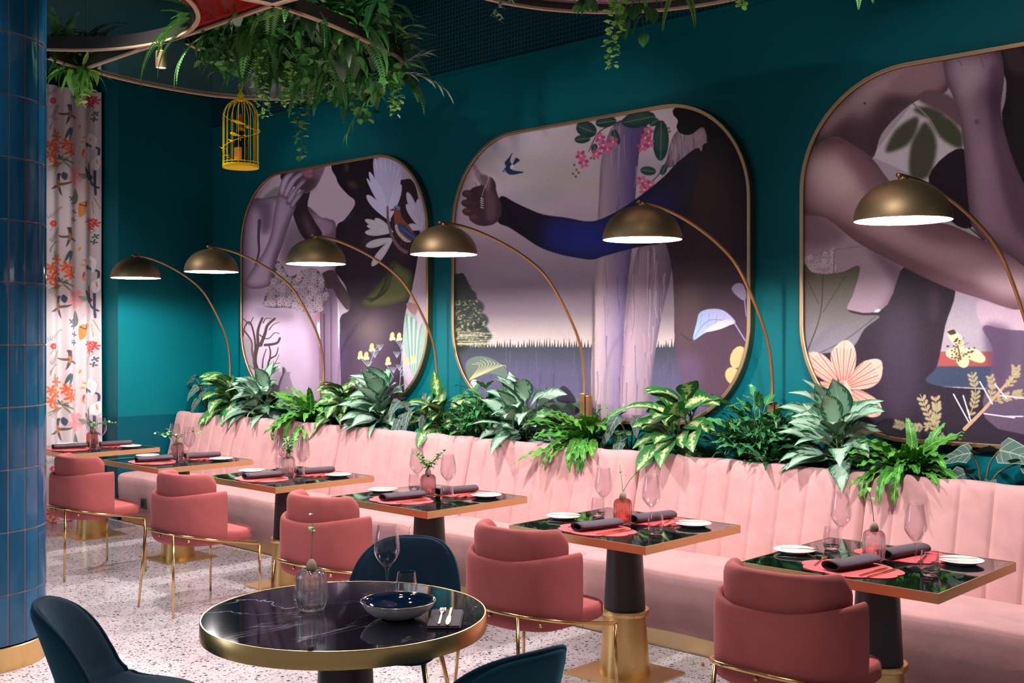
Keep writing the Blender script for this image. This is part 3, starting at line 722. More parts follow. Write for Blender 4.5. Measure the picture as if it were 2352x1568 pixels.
# ------------------------------------------------------------------ navy velvet chairs (origin under the back, facing +y)
def make_navy(o):
    # shell: back rises from the seat as one rounded bowl with raised sides
    def prof(v):   # centre line: v 0 seat front .. 1 back top
        P = [(.47,.415),(.40,.437),(.28,.438),(.16,.432),(.07,.445),(.025,.50),(.0,.58),(-.03,.67),(-.06,.755),(-.085,.815)]
        c = catmull(P, 4); j = v*(len(c)-1); j0 = min(int(j), len(c)-2); f = j-j0
        return c[j0][0]*(1-f)+c[j0+1][0]*f, c[j0][1]*(1-f)+c[j0+1][1]*f
    def half(v):
        if v < .5: s = v/.5; return .215*(1-(1-min(1, s*1.9))**3)**.5*.55+.215*.45+.03*s if s < 1 else .245
        s = (v-.5)/.5; return .245*(1-(max(0, s-.05)/.95)**3.4)**.5*.92+.245*.08
    def surf(off):
        def f(u, v):
            v = .5-.5*cos(PI*v); y, z = prof(v); y2, z2 = prof(min(1, v+.01)); y1, z1 = prof(max(0, v-.01))
            ty, tz = y2-y1, z2-z1; l = math.hypot(ty, tz) or 1; ny, nz = tz/l, -ty/l   # outward (back / down)
            k = (u*2-1); hw = half(v); x = hw*k
            curl = (abs(x)/.245)**2.4
            fwd = .13*curl*max(0, min(1, (v-.24)/.24)); up = .075*curl*max(0, 1-abs(v-.36)/.34)
            edge = max(0, 1-abs(k)**6)**.5*max(0, 1-abs(2*v-1)**14)**.5
            return (x, y+fwd+ny*off*edge, z+up+nz*off*edge)
        return f
    for nm, off in (('inner_pad', -.022), ('outer_shell', .026)):
        b = MB(); b.grid(surf(off), 28, 44); build(nm, b, M['navy'] if nm == 'outer_shell' else M['teal_velvet'], o)
    fI = surf(0); b = MB()
    loop = [fI(0, v/40) for v in range(41)]+[fI(u/24, 1) for u in range(1, 25)]+[fI(1, 1-v/40) for v in range(1, 41)]+[fI(1-u/24, 0) for u in range(1, 24)]
    loop.append(loop[0]); b.tube(loop, .0075, 8); build('piping', b, M['navy'], o)
    for sx in (-1, 1):
        for y, yf in ((.38,.44), (.08,-.02)):
            b = MB(); b.tube([(sx*.14,y,.415),(sx*.21,yf,0)], [.011,.008], 10); build('leg', b, M['brass_chair'], o)
    b = MB(); b.tube([(-.14,.38,.402),(-.14,.08,.402),(.14,.08,.402),(.14,.38,.402)], .008, 8); build('seat_frame', b, M['brass_chair'], o)
nlab = ['navy velvet shell chair behind the round table, facing the camera', 'navy velvet shell chair at the lower left, seen from its side', 'navy velvet shell chair in the lower middle, seen from behind and cut by the frame']
nc = thing('shell_chair', nlab[0], 'chair', group='navy velvet chairs around the round table'); make_navy(nc)
def face(o, p, q): o.location = (p[0], p[1], 0); o.rotation_euler = (0,0,math.atan2(-(q[0]-p[0]), q[1]-p[1]))
face(nc, (-3.66,3.22), (-3.10,2.45))
c2 = dup(nc, (0,0,0), 0, nlab[1]); face(c2, (-3.655,1.675), (-3.2,2.36))
c3 = dup(nc, (0,0,0), 0, nlab[2]); face(c3, (-2.18,2.33), (-3.05,2.42))
# ------------------------------------------------------------------ planter plants
PY, PZ = 5.79, .905
def plant_root(name, label, x, y=PY, z=PZ, group=None): return thing(name, label, 'plant', (x, y, z), 0, group)
def fin(o, lv, st, lm, sm='stem'):
    if abs(o.location.y-PY) < .01:      # leaves bend along the wall instead of growing into it
        q = lambda y: y if y < .08 else min(.135, .08+(y-.08)*.22)
        lv.v = [(x, q(y), z) for x, y, z in lv.v]; st.v = [(x, q(y), z) for x, y, z in st.v]
    f = build('foliage', lv, M[lm], o, uvattr=True)
    if st.v: build('stems', st, M[sm], o)
def pick_az(rng, k, n, front=.5):
    """spread round the plant, more towards the room (-y)"""
    a = 2*PI*(k*.618034 % 1)+rng.uniform(-.3, .3)
    if sin(a) > .2 and rng.random() < front: a = -a
    return a
def turn(rng, az): return .75*cos(az)+rng.uniform(-.35, .35)
def dieffen(o, seed, n=17, S=1., tall=None):
    S *= 1.12
    rng = random.Random(seed); lv = MB(); st = MB()
    for c in range(3):
        bx, by = rng.uniform(-.1,.1), rng.uniform(-.05,.05); H = rng.uniform(.14,.27)*S; lx = rng.uniform(-.08,.08); ly = rng.uniform(-.1,.0)
        tp = lambda t: (bx+lx*t*t, by+ly*t*t, H*t)
        st.tube([tp(i/5) for i in range(6)], .009, 7)
        m = n//2
        for k in range(m):
            t = .35+.65*k/m; p = Vector(tp(t)); az = pick_az(rng, k+c*7, m, .6); el = -.25+1.25*(k/m)**1.2+rng.uniform(-.2,.2)
            pl_ = rng.uniform(.05,.10)*S; q = p+Vector((cos(az)*cos(el+.5), sin(az)*cos(el+.5), sin(el+.5)))*pl_
            st.tube([p, q], .004, 6)
            leaf(lv, q, az, el+.15, rng.uniform(.18,.25)*S, rng.uniform(.105,.14)*S, rng.uniform(.9,1.5), .14, .05, 2, 8, pOv, rng.random(), turn(rng, az))
    if tall:
        p = Vector((tall[0]*.3, 0, .1)); q = Vector((tall[0], tall[1], tall[2])); st.tube([(0,0,0), p, q], .005, 6)
        leaf(lv, q, tall[3], 1.42, .21, .095, .25, .2, .03, 2, 8, pOv, .7, .3)
    fin(o, lv, st, 'dieff')
def aglao(o, seed, n=24, S=1.):
    n = int(n*.85)
    S *= 1.10
    rng = random.Random(seed); lv = MB(); st = MB()
    for c in range(3):
        bx, by = rng.uniform(-.09,.09), rng.uniform(-.05,.04); H = rng.uniform(.16,.27)*S; m = n//2
        st.tube([(bx,by,0),(bx,by-.03,H)], .008, 7)
        for k in range(m):
            f = k/m; p = Vector((bx, by-.03*f, H*(.3+.7*f))); az = pick_az(rng, k+c*5, m, .65); el = -.1+1.35*f**1.3+rng.uniform(-.2,.15)
            q = p+Vector((cos(az)*cos(el+.3), sin(az)*cos(el+.3), sin(el+.3)))*.07*S
            st.tube([p, q], .0035, 6)
            leaf(lv, q, az, el+.2, rng.uniform(.19,.265)*S, rng.uniform(.098,.128)*S, rng.uniform(.6,1.5), .17, .03, 2, 9, pLan, rng.random(), turn(rng, az))
    fin(o, lv, st, 'aglao')
def wfern(o, seed, n=30, S=1.):
    n = int(n*1.35)
    rng = random.Random(seed); lv = MB(); st = MB()
    for k in range(n):
        az = pick_az(rng, k, n, .45); f = k/n; el = .35+1.1*f+rng.uniform(-.15,.15)
        b0 = (rng.uniform(-.03,.03), rng.uniform(-.03,.03), .02)
        leaf(lv, b0, az, el+.1, rng.uniform(.36,.50)*S, rng.uniform(.062,.082)*S, rng.uniform(1.0,1.9), .15, .2, 7, 32, pStrap, rng.random(), .5*turn(rng, az))
    for k in range(4):
        leaf(lv, (0,-.03,.05), -PI/2+rng.uniform(-.8,.8), .9, .44*S, .07*S, 2.7, .15, .2, 7, 32, pStrap, rng.random())
    fin(o, lv, st, 'fern')
def calat(o, seed, n=46, S=1.):
    n = int(n*1.4); S *= 1.06
    rng = random.Random(seed); lv = MB(); st = MB()
    for k in range(n):
        az = rng.uniform(0, 2*PI); lean = rng.uniform(.05,1.)**.8*.24*S; H = rng.uniform(.12,.42)*S*(1-.45*lean/.24); p0 = (rng.uniform(-.05,.05), rng.uniform(-.04,.04), 0)
        T = lambda t: (p0[0]+cos(az)*lean*t*t, p0[1]+sin(az)*lean*.75*t*t-.02*t, H*t)
        st.tube([T(i/4) for i in range(5)], .0028, 5)
        for t in (.62, .8, 1., 1.):
            a2 = az+rng.uniform(-1.3,1.3)
            leaf(lv, T(t), a2, rng.uniform(.2,1.1), rng.uniform(.12,.175)*S, rng.uniform(.032,.044)*S, rng.uniform(.5,1.5), .2, .26, 3, 8, pLan, rng.random(), rng.uniform(-.6,.6), cross=1)
    fin(o, lv, st, 'cal')
def aloca(o, seed, spots, S=1.):
    rng = random.Random(seed); lv = MB(); st = MB()
    for (dx, dy, dz, az, el, L) in spots:
        st.tube(catmull([(dx*.1,0,0),(dx*.4,dy*.4,dz*.65),(dx,dy,dz)], 3), .005, 6)
        q = Vector((dx,dy,dz)); rn = rng.random(); ro = 1.15*cos(az)+rng.uniform(-.2,.2)
        leaf(lv, q, az, el, L*S, L*.62*S, .5, .12, .06, 2, 9, pArrow, rn, ro)
        for s in (-1, 1): leaf(lv, q, az+s*2.55, -el*.6+.1, L*.38*S, L*.26*S, .3, .1, 0, 2, 4, pOv, rn, ro*.5, cross=1)
    fin(o, lv, st, 'aloc', 'stem_brown')
G = 'plants in the trough behind the banquette'
def PR(nm, lab, x): return plant_root(nm, lab, x, group=G)
aloca(PR('alocasia', 'grey veined arrow-leaf plant at the left end of the trough, by the wall corner', -9.5), 1, [(-.10,-.08,.40,3.3,-.3,.16),(.02,-.12,.32,-2.2,-.7,.18),(.1,-.1,.28,-1.4,-.8,.17),(-.02,.02,.36,2.2,.1,.13),(.06,-.14,.2,-1.9,-.9,.16)])
dieffen(PR('dieffenbachia', 'yellow-speckled broad-leaf plant, leftmost of its kind in the trough', -9.05), 2, 18, 1.1)
aglao(PR('aglaonema', 'silver-green broad-leaf plant, leftmost of its kind, below the left mural', -8.55), 3, 27, 1.15)
wfern(PR('wavy_fern', 'bright green crinkled fern below the left mural', -7.86), 4, 30, 1.05)
dieffen(PR('dieffenbachia', 'yellow-speckled broad-leaf plant in front of the left mural, between fern and silver plant', -7.45), 5, 17, 1.12)
aglao(PR('aglaonema', 'silver-green broad-leaf plant at the lower right of the left mural', -6.95), 6, 28, 1.15)
aloca(PR('alocasia', 'dark grey veined arrow-leaf plant between the left and middle murals', -6.5), 7, [(.05,-.12,.22,-1.2,-.9,.19),(-.08,-.1,.30,-2.2,-.8,.17),(.14,-.06,.34,-.6,-.4,.16),(-.02,-.15,.16,-1.7,-1.0,.2),(.2,-.1,.2,-1.,-.8,.17)])
dieffen(PR('dieffenbachia', 'yellow-speckled plant with one tall upright leaf, between the left and middle murals', -6.2), 8, 14, .98, (-.04,-.02,.34,-1.2))
calat(PR('calathea', 'dense dark green narrow-leaf bush at the lower left of the middle mural', -5.78), 9, 46)
aglao(PR('aglaonema', 'silver-green broad-leaf plant in front of the middle mural, drooping over the banquette', -5.32), 10, 26, 1.12)
wfern(PR('wavy_fern', 'bright green crinkled fern below the middle mural', -4.78), 11, 32, 1.05)
aloca(PR('alocasia', 'dark grey veined arrow-leaf plant beside the fern below the middle mural', -4.42), 12, [(-.02,-.1,.28,-2.0,-.9,.19),(.1,-.06,.27,-.9,-.6,.16),(.17,-.02,.24,-.5,-.7,.15),(-.1,-.05,.18,-2.4,-.8,.15),(.02,-.12,.12,-1.5,-1.,.17)])
dieffen(PR('dieffenbachia', 'yellow-speckled broad-leaf plant at the lower right of the middle mural', -4.0), 13, 20, 1.08, (.03,-.02,.30,-.6))
calat(PR('calathea', 'dense dark green narrow-leaf bush between the middle and right murals', -3.45), 14, 56, 1.08)
aglao(PR('aglaonema', 'silver-green broad-leaf plant at the lower left corner of the right mural', -2.98), 15, 28, 1.08)
wfern(PR('wavy_fern', 'bright green crinkled fern below the right mural', -2.54), 16, 30, .95)
aloca(PR('alocasia', 'grey veined arrow-leaf plant at the right end of the trough', -2.16), 17, [(-.05,-.02,.20,3.0,-.2,.2),(.08,.0,.22,-.2,-.05,.26),(-.06,-.08,.1,3.3,-.5,.18),(-.1,-.12,.04,-2.2,-1.,.14),(.0,-.12,.03,-1.7,-1.,.14),(.08,-.12,.05,-1.3,-1.1,.15),(.2,-.02,.17,.1,-.2,.2)])

# ------------------------------------------------------------------ hanging ceiling rings
RZ = 3.45
def rp(x, y, Z=RZ):
    p = at(x, y, FPX*(Z-EYE)/(HZ-y)); return (p.x, p.y)
def hoop(name, pts, parent, closed=False, w=.024, h=.085):
    P = [Vector((x, y, 0)) for x, y in pts]; n = len(P); b = MB(); vs = []; fs = []; mi = []
    for i in range(n):
        a = P[(i-1) % n] if closed or i else P[0]; c = P[(i+1) % n] if closed or i < n-1 else P[-1]
        t = (c-a).normalized(); q = Vector((-t.y, t.x, 0))*w/2
        for s, z in ((1,RZ),(-1,RZ),(-1,RZ+.012),(-1,RZ+h),(1,RZ+h),(1,RZ+.012)): v = P[i]+q*s; vs.append((v.x, v.y, z))
    for i in range(n if closed else n-1):
        i2 = (i+1) % n
        for j in range(6):
            j2 = (j+1) % 6; fs.append((i*6+j, i2*6+j, i2*6+j2, i*6+j2)); mi.append(0 if j in (0, 1, 5) else 1)
    b.add(vs, fs); b.m = mi
    return build(name, b, [M['wood'], M['hoop_side']], parent, angle=30)
def rel(o, pts): return pts
ring = thing('ceiling_ring_frame', 'suspended plywood frame of crossing hoops with red and green mirror panels, filled with greenery', 'ceiling decoration')
cF = catmull([rp(110,135), rp(152,150)]+[rp(*q) for q in [(200,163),(330,195),(490,222),(620,230),(720,227),(820,207),(885,182)]]+[rp(918,156)], 6)
cA = catmull([(-5.16,2.4),(-5.03,2.8)]+[rp(*q) for q in [(558,0),(635,17),(761,61),(887,119)]]+[rp(922,142), rp(915,160), rp(895,177), rp(850,200), rp(809,209)], 6)
cB = catmull([rp(*q) for q in [(427,100),(485,126),(600,155),(717,185),(812,209)]], 6)
cC = catmull([rp(*q) for q in [(196,160),(330,114),(432,82),(520,52),(610,20),(678,0)]]+[(-4.3,3.47),(-4.1,3.46)], 6)
cD = [(-5.95+.985*cos(a), 2.41+.985*sin(a)) for a in [2*PI*i/72 for i in range(72)]]
for c, cl in ((cF,0),(cA,0),(cB,0),(cC,0),(cD,1)): hoop('hoop', c, ring, bool(cl))
b = MB(); b.add([(x,y,RZ+.02) for x, y in [rp(434,78), rp(520,49), rp(618,15), rp(560,2)]+[(-5.03,2.85),(-5.10,2.70)]+[rp(442,26), rp(452,50)]], [tuple(range(7,-1,-1))])
build('red_panel', b, M['red_glass'], ring, smooth=False)
iF = cF[12:46]; pG = [rp(204,160), rp(330,116), rp(428,88)]+cB[2:]+iF[::-1][2:]
b = MB(); b.add([(x,y,RZ+.015) for x, y in pG], [tuple(range(len(pG)-1,-1,-1))])
build('mirror_panel', b, M['green_glass'], ring, smooth=False)
b = MB()
for q in ((196,160),(430,86),(635,17),(812,208)):
    x, y = rp(*q); b.tube([(x,y,RZ+.08),(x,y,CZ-.001)], .0015, 5)
b.tube([(-6.9,2.6,RZ+.08),(-6.9,2.6,CZ-.35)], .0015, 5); build('suspension_wires', b, M['black_metal'], ring)
ring2 = thing('ceiling_ring_frame', 'suspended round plywood hoop with a silver mirror disc, cut off at the top of the picture', 'ceiling decoration')
c2_ = [(-3.09+.982*cos(a), 4.02+.982*sin(a)) for a in [2*PI*i/84 for i in range(84)]]
hoop('hoop', c2_, ring2, True)
b = MB(); b.add([(-3.09+.97*cos(a), 4.02+.97*sin(a), RZ+.03) for a in [2*PI*i/84 for i in range(84)]], [tuple(range(83,-1,-1))]); build('mirror_disc', b, M['mirror'], ring2, smooth=False)
b = MB()
for a in (0, 2.1, 4.2): b.tube([(-3.09+.98*cos(a), 4.02+.98*sin(a), RZ+.08), (-3.09+.98*cos(a), 4.02+.98*sin(a), CZ)], .0015, 5)
build('suspension_wires', b, M['black_metal'], ring2)
sp = thing('spotlight', 'small bronze cylinder spotlight hanging under the plywood frame, near the fern', 'spotlight', (-6.05,3.37,0))
b = MB(); b.lathe([(.028,3.295),(.032,3.295),(.032,3.39),(.028,3.394),(.0005,3.394)], 24); build('housing', b, M['bronze'], sp, angle=40)
b = MB(); b.tube([(0,0,3.39),(0,0,RZ+.001)], .008, 8); build('stem', b, M['bronze'], sp)
t = NT('spot_lens'); t.set(Base_Color=(1,.9,.85,1), Emission_Color=(1,.85,.8,1), Emission_Strength=1.2)
b = MB(); b.lathe([(.028,3.297),(.0005,3.298)], 24); build('lens', b, t.mat, sp)

# ------------------------------------------------------------------ birdcage with bottle
cg = at(553, 380, 6.6); cx, cy = cg.x, cg.y; cz = 2.70
cage = thing('birdcage', 'yellow wire birdcage hanging from the greenery, holding a champagne bottle', 'birdcage', (cx, cy, cz))
b = MB(); b.lathe([(.0005,0),(.104,0),(.106,.003),(.106,.018),(.103,.02),(.0005,.018)], 48); build('base', b, M['yellow'], cage, angle=40)
cprof = lambda t: (.1025, .02+t/.62*.27) if t < .62 else (.1025*cos((t-.62)/.38*PI/2)**.85 if t < 1 else .012, .29+.115*sin((t-.62)/.38*PI/2))
for k in range(18):
    a = 2*PI*k/18; b = MB(); P = []
    for i in range(19):
        r_, z_ = cprof(i/18); r_ = max(r_, .012); P.append((r_*cos(a), r_*sin(a), z_))
    b.tube(P, .0019, 6); build('bar', b, M['yellow'], cage)
b = MB(); b.lathe([(.0005,.395),(.014,.397),(.012,.412),(.021,.428),(.02,.436),(.009,.45),(.008,.462),(.0005,.465)], 20); build('finial', b, M['yellow'], cage, angle=40)
b = MB(); b.tube([(.022*cos(a), 0, .486+.024*sin(a)) for a in [2*PI*i/20 for i in range(21)]], .0022, 6); build('ring_hook', b, M['yellow'], cage)
b = MB(); rots = -.6
b.tube([(.105*cos(a), .105*sin(a), .05+.115*(a+3.6)/PI) for a in [-3.6+i*.16 for i in range(48)]], .0018, 6)
rng = random.Random(8)
b.tube([(.105*cos(a), .105*sin(a), .032) for a in [2*PI*i/36 for i in range(37)]], .002, 6)
build('spiral_vine', b, M['yellow'], cage)
for k in range(9):
    a = -3.6+k*.82; p = Vector((.108*cos(a), .108*sin(a), .05+.115*(a+3.6)/PI)); b = MB()
    for q in range(3): leaf(b, p, a+rng.uniform(-1,1)+q*2.1, rng.uniform(-.2,.8), .026, .016, .6, .2, 0, 2, 4, pOv, .5, cross=1)
    build('metal_leaf', b, M['yellow'], cage)
for k, (a, h) in enumerate(((-1.0,.185),(-.75,.255))):
    b = MB(); p = Vector((.09*cos(a), .09*sin(a), h)); d = Vector((-sin(a), cos(a), -.3))*.024
    b.tube([p-d*1.1, p-d*.7, p, p+d*.8, p+d*2.], [.002,.008,.0095,.006,.001], 8); build('metal_bird', b, M['yellow'], cage)
bo = thing('champagne_bottle', 'dark green champagne bottle with orange label standing inside the birdcage', 'bottle', (cx, cy, cz+.0205))
t = NT('bottle_glass'); M['bottle'] = t.set(Base_Color=t.mix(t.noise(4, 2, t.coord()), lin((4,16,10)), lin((8,24,14))), Roughness=.05)
b = MB(); b.lathe([(.0005,.002),(.034,0),(.0375,.004),(.0375,.115),(.036,.14),(.028,.175),(.019,.20),(.016,.215)], 32); build('body', b, M['bottle'], bo)
M['orange'] = plain('orange_label', (214,128,36), .5); M['foil'] = plain('copper_foil', (150,96,48), .35, .8)
b = MB(); b.lathe([(.0163,.208),(.0165,.235),(.0155,.27),(.018,.274),(.018,.285),(.016,.297),(.0005,.30)], 28); build('foil_capsule', b, M['foil'], bo)
b = MB(); b.lathe([(.0205,.197),(.0175,.209),(.0168,.216)], 28); build('neck_band', b, M['orange'], bo)
b = MB(); nA = 20
vs = [(.0381*cos(a), .0381*sin(a), z) for a in [-2.35+i*1.9/nA for i in range(nA+1)] for z in (.022,.098)]
b.add(vs, [(2*i, 2*i+2, 2*i+3, 2*i+1) for i in range(nA)]); lb = build('label', b, M['orange'], bo)
b = MB()
for z, L, s in ((.068,.5,-1.75),(.055,.75,-1.9),(.046,.6,-1.8)):
    for i in range(int(L*26)):
        a = s+i/26.; 
        if i % 4 == 3: continue
        zz = z+.002*sin(i*1.9)
        b.quad((.0383*cos(a),.0383*sin(a),zz-.0012),(.0383*cos(a+.03),.0383*sin(a+.03),zz-.0012),(.0383*cos(a+.03),.0383*sin(a+.03),zz+.0014),(.0383*cos(a),.0383*sin(a),zz+.0014))
build('script_lines', b, M['dark'], lb, smooth=False)
b = MB(); b.tube([(cx,cy,cz+.51),(cx,cy,3.62)], .0014, 5); build('hanging_cord', b, M['black_metal'], cage).matrix_parent_inverse = Matrix.Translation((-cx, -cy, -cz))

# ------------------------------------------------------------------ greenery in the rings
def frond(lv, st, p, az, el, L, W, droop, rnd, n=22, pw=.012):
    p = Vector(p); pts = [p.copy()]; ds = L/n
    for i in range(n):
        s = i/n; e = el-droop*s; T = Vector((cos(e)*cos(az), cos(e)*sin(az), sin(e))); S = Vector((-sin(az), cos(az), 0))
        w_ = W*min(1, s*4+.4)*(1-s)**.7
        for sd in (-1, 1):
            a = p; dirv = (S*sd+T*.45).normalized(); tip = a+dirv*w_+Vector((0,0,-.15*w_)); m_ = a+dirv*w_*.45; hw = T*pw*.5
            lv.add([a, m_-hw, tip, m_+hw], [(0,1,2,3)], 0, [(0,0,rnd),(1,.4,rnd),(0,1,rnd),(-1,.4,rnd)])
        p = p+T*ds; pts.append(p.copy())
    st.tube(pts[::2], .002, 5)
def vine(o, top, bot, m, leafr, n, seed, roundish=True, spread=.03):
    rng = random.Random(seed); lv = MB(); st = MB(); top, bot = Vector(top), Vector(bot); pts = []
    for i in range(n+1):
        f = i/n; p = top.lerp(bot, f)+Vector((sin(f*7+seed)*.012, cos(f*6+seed)*.012, 0)); pts.append(p)
        for q in range(3 if roundish else 2):
            az = rng.uniform(0, 6.28); sc = (1.15-.5*f)*rng.uniform(.75,1.2)
            b0 = p+Vector((cos(az), sin(az), 0))*rng.uniform(.2,1)*spread*(1.1-.6*f)
            leaf(lv, b0, az, rng.uniform(-.9,.6), leafr*sc, leafr*sc*(.95 if roundish else .42), .5, .12, 0, 2, 4, pRound if roundish else pLan, rng.random(), cross=1)
    st.tube(pts, .0018, 5)
    fin(o, lv, st, m)
def willow(o, top, az, el, L, droop, seed, m='leaf_grey'):
    rng = random.Random(seed); lv = MB(); st = MB(); p = Vector(top); pts = [p.copy()]; n = 9
    for i in range(n):
        e = el-droop*i/n; T = Vector((cos(e)*cos(az), cos(e)*sin(az), sin(e))); p = p+T*L/n; pts.append(p.copy())
        for sd in (-1, 1): leaf(lv, p, az+sd*.55, e+rng.uniform(-.2,.25), .095, .017, .6, .2, 0, 2, 6, pLan, rng.random(), cross=1)
    st.tube(pts, .002, 5); fin(o, lv, st, m)
def clump(o, seed, mk, n=12, L=.2, W=.03, spread=1.):
    rng = random.Random(seed); lv = MB(); st = MB()
    for k in range(n):
        az = rng.uniform(0, 6.28); el = rng.uniform(-.9, .9)
        b0 = (rng.uniform(-.05,.05), rng.uniform(-.05,.05), rng.uniform(-.02,.06))
        if mk == 'ivy':
            b0 = (b0[0]*2.2, b0[1]*2.2, rng.uniform(-.2,.06)); leaf(lv, b0, az, rng.uniform(-1.2,.3), L*rng.uniform(.7,1.2), W, .4, .15, .03, 2, 5, pOv, rng.random(), rng.uniform(-.6,.6), cross=1)
        elif mk == 'frond': frond(lv, st, b0, az, el+.3, L*rng.uniform(.9,1.5), .06*L/.25, 1.3, rng.random(), 24, .017)
        else:
            leaf(lv, b0, az, el, L*rng.uniform(.7,1.25), W*rng.uniform(.8,1.3), rng.uniform(.6,1.6), .2, .06, 2, 7, pLan, rng.random(), .7*cos(az)+rng.uniform(-.5,.5), cross=1)
    return lv, st
def hang(nm, lab, p, group=None): return thing(nm, lab, 'plant', p, 0, group)
rng = random.Random(21)
KINDS = (('frond','leaf_dark',13,.27,.03),('leaf','leaf_dark',15,.20,.075),('leaf','leaf_mid',12,.17,.065),('frond','leaf_mid',11,.28,.03),('leaf','leaf_grey',8,.18,.07),('ivy','leaf_mid',46,.055,.05))
spotsG = []
for k in range(260):
    x = rng.uniform(455, 915); yl = np.interp(x, [450,560,640,760,890,920], [70,40,20,60,115,150]); yh = np.interp(x, [450,560,640,720,800,920], [100,128,165,190,205,165])
    if rng.random() < .35: yl -= 55
    y = rng.uniform(yl, max(yl+8, yh-22)); d = FPX*(3.50-EYE)/(HZ-min(y, 215))
    p = at(x, y, d); p.z = 3.47+rng.uniform(-.04,.16)
    if p.y > 5.1 or p.x > -4.95 or p.x < -6.35 or p.y < 3.6: continue
    spotsG.append(p)
bed = tag(hang('foliage_bed', 'dense bed of mixed artificial ferns, broad leaves and ivy filling the large ceiling frame', (0,0,0)), kind='stuff')
acc = [[MB(), MB()] for _ in KINDS]
for k, p in enumerate(spotsG[:84]):
    q = k % 6; mk, m, n, L, W = KINDS[q]; sc = rng.uniform(.85, 1.25)
    for src, dst in zip(clump(None, 30+k, mk, n, L, W), acc[q]):
        dst.add([(x*sc+p.x, y*sc+p.y, z*sc+p.z) for x, y, z in src.v], src.f, 0, src.uv)
for q, nm in enumerate(('dark_fern_foliage','dark_broad_foliage','green_broad_foliage','green_fern_foliage','grey_foliage','ivy_foliage')):
    build(nm, acc[q][0], M[KINDS[q][1]], bed, uvattr=True)
    if acc[q][1].v: build('fern_stems', acc[q][1], M['stem'], bed)
o = hang('hanging_vine', 'thick light green small-leaved vine hanging right of the birdcage', (0,0,0))
vine(o, at(592,60,6.55), at(600,268,6.55), 'leaf_light', .034, 60, 1, True, .06)
o = hang('hanging_vine', 'long sparse dark green vine ending lowest, above the left mural', (0,0,0)); vine(o, at(676,130,7.0), at(690,366,7.0), 'leaf_mid', .048, 26, 2, True, .04)
o = hang('hanging_vine', 'light green round-leaved vine at the right end of the large frame', (0,0,0)); vine(o, at(895,100,7.1), at(910,262,7.1), 'leaf_light', .045, 30, 3, True, .05)
o = hang('hanging_vine', 'bright green vine hanging in the middle of the large frame', (0,0,0)); vine(o, at(650,120,6.9), at(655,240,6.9), 'leaf_light', .04, 22, 4, True, .05)
o = hang('willow_sprig', 'grey-green willow sprig reaching out to the right past the large frame', (0,0,0)); willow(o, at(912,170,7.0), .95, .1, .34, .9, 5)
o = hang('willow_sprig', 'olive willow sprig hanging down below the right end of the frame', (0,0,0)); willow(o, at(892,185,7.0), -2.2, -.7, .42, .5, 6, 'leaf_mid')
o = hang('willow_sprig', 'grey willow sprig pointing up right at the edge of the large frame', (0,0,0)); willow(o, at(905,160,7.0), .75, .6, .22, .3, 7)
def fernhang(lab, pts, m='leaf_mid', W=.05, L=.45, n=30):
    o = hang('fern_frond', lab, (0,0,0)); lv = MB(); st = MB(); r2 = random.Random(len(lab))
    for (x, y, d, az, el, LL, dr) in pts: frond(lv, st, at(x, y, d), az, el, LL, W, dr, r2.random(), n, .016)
    fin(o, lv, st, m)
fernhang('long fern fronds hanging from the frame to the left of the birdcage', [(425,45,6.35,-2.6,-.3,.5,1.3),(430,60,6.35,-2.2,-.6,.36,1.),(430,30,6.3,2.8,.3,.3,.8),(432,40,6.3,-2.9,0,.34,1.4)], 'leaf_mid', .055)
fernhang('fern fronds hanging in the middle of the large ceiling frame', [(735,70,6.6,-1.8,-.8,.42,.6),(700,150,6.9,-1.4,-1.,.38,.4),(745,160,6.9,-1.2,-1.,.34,.4),(640,30,6.2,-2.4,0,.25,1.5)], 'leaf_mid', .055)
fernhang('fern fronds at the upper right of the large frame', [(860,80,6.9,.6,.3,.33,.9),(905,90,7.,.9,.5,.28,.8),(860,140,7.,-.8,-.7,.32,.5)], 'leaf_dark', .05)
fernhang('dark palm-like fronds above the birdcage', [(530,95,6.45,-2.3,-.5,.26,.8),(525,100,6.45,-1.9,-.8,.26,.6),(560,120,6.5,-2.4,-.9,.3,.3),(575,120,6.5,-1.0,-.9,.28,.4)], 'leaf_dark', .08, n=16)
# left ring section, beside the column
for k, (x, y, d, m, mk) in enumerate(((150,150,7.3,'leaf_mid','leaf'),(185,165,7.3,'leaf_light','leaf'),(130,100,7.2,'leaf_dark','frond'),(205,105,7.4,'leaf_dark','frond'))):
    o = hang('leafy_bunch', ['broad-leaved green bunch beside the tiled column, above the curtain', 'yellow-green leaf bunch hanging in front of the curtain top', 'dark fern bunch on the frame next to the tiled column', 'small dark fern bunch on top of the frame above the curtain'][k], at(x, y, d))
    lv, st = clump(o, 60+k, mk, 30, .2, .05); fin(o, lv, st, m)
o = hang('hanging_vine', 'short round-leaved vine hanging in front of the curtain', (0,0,0)); vine(o, at(178,160,7.3), at(192,240,7.3), 'leaf_light', .055, 14, 9, True, .05)
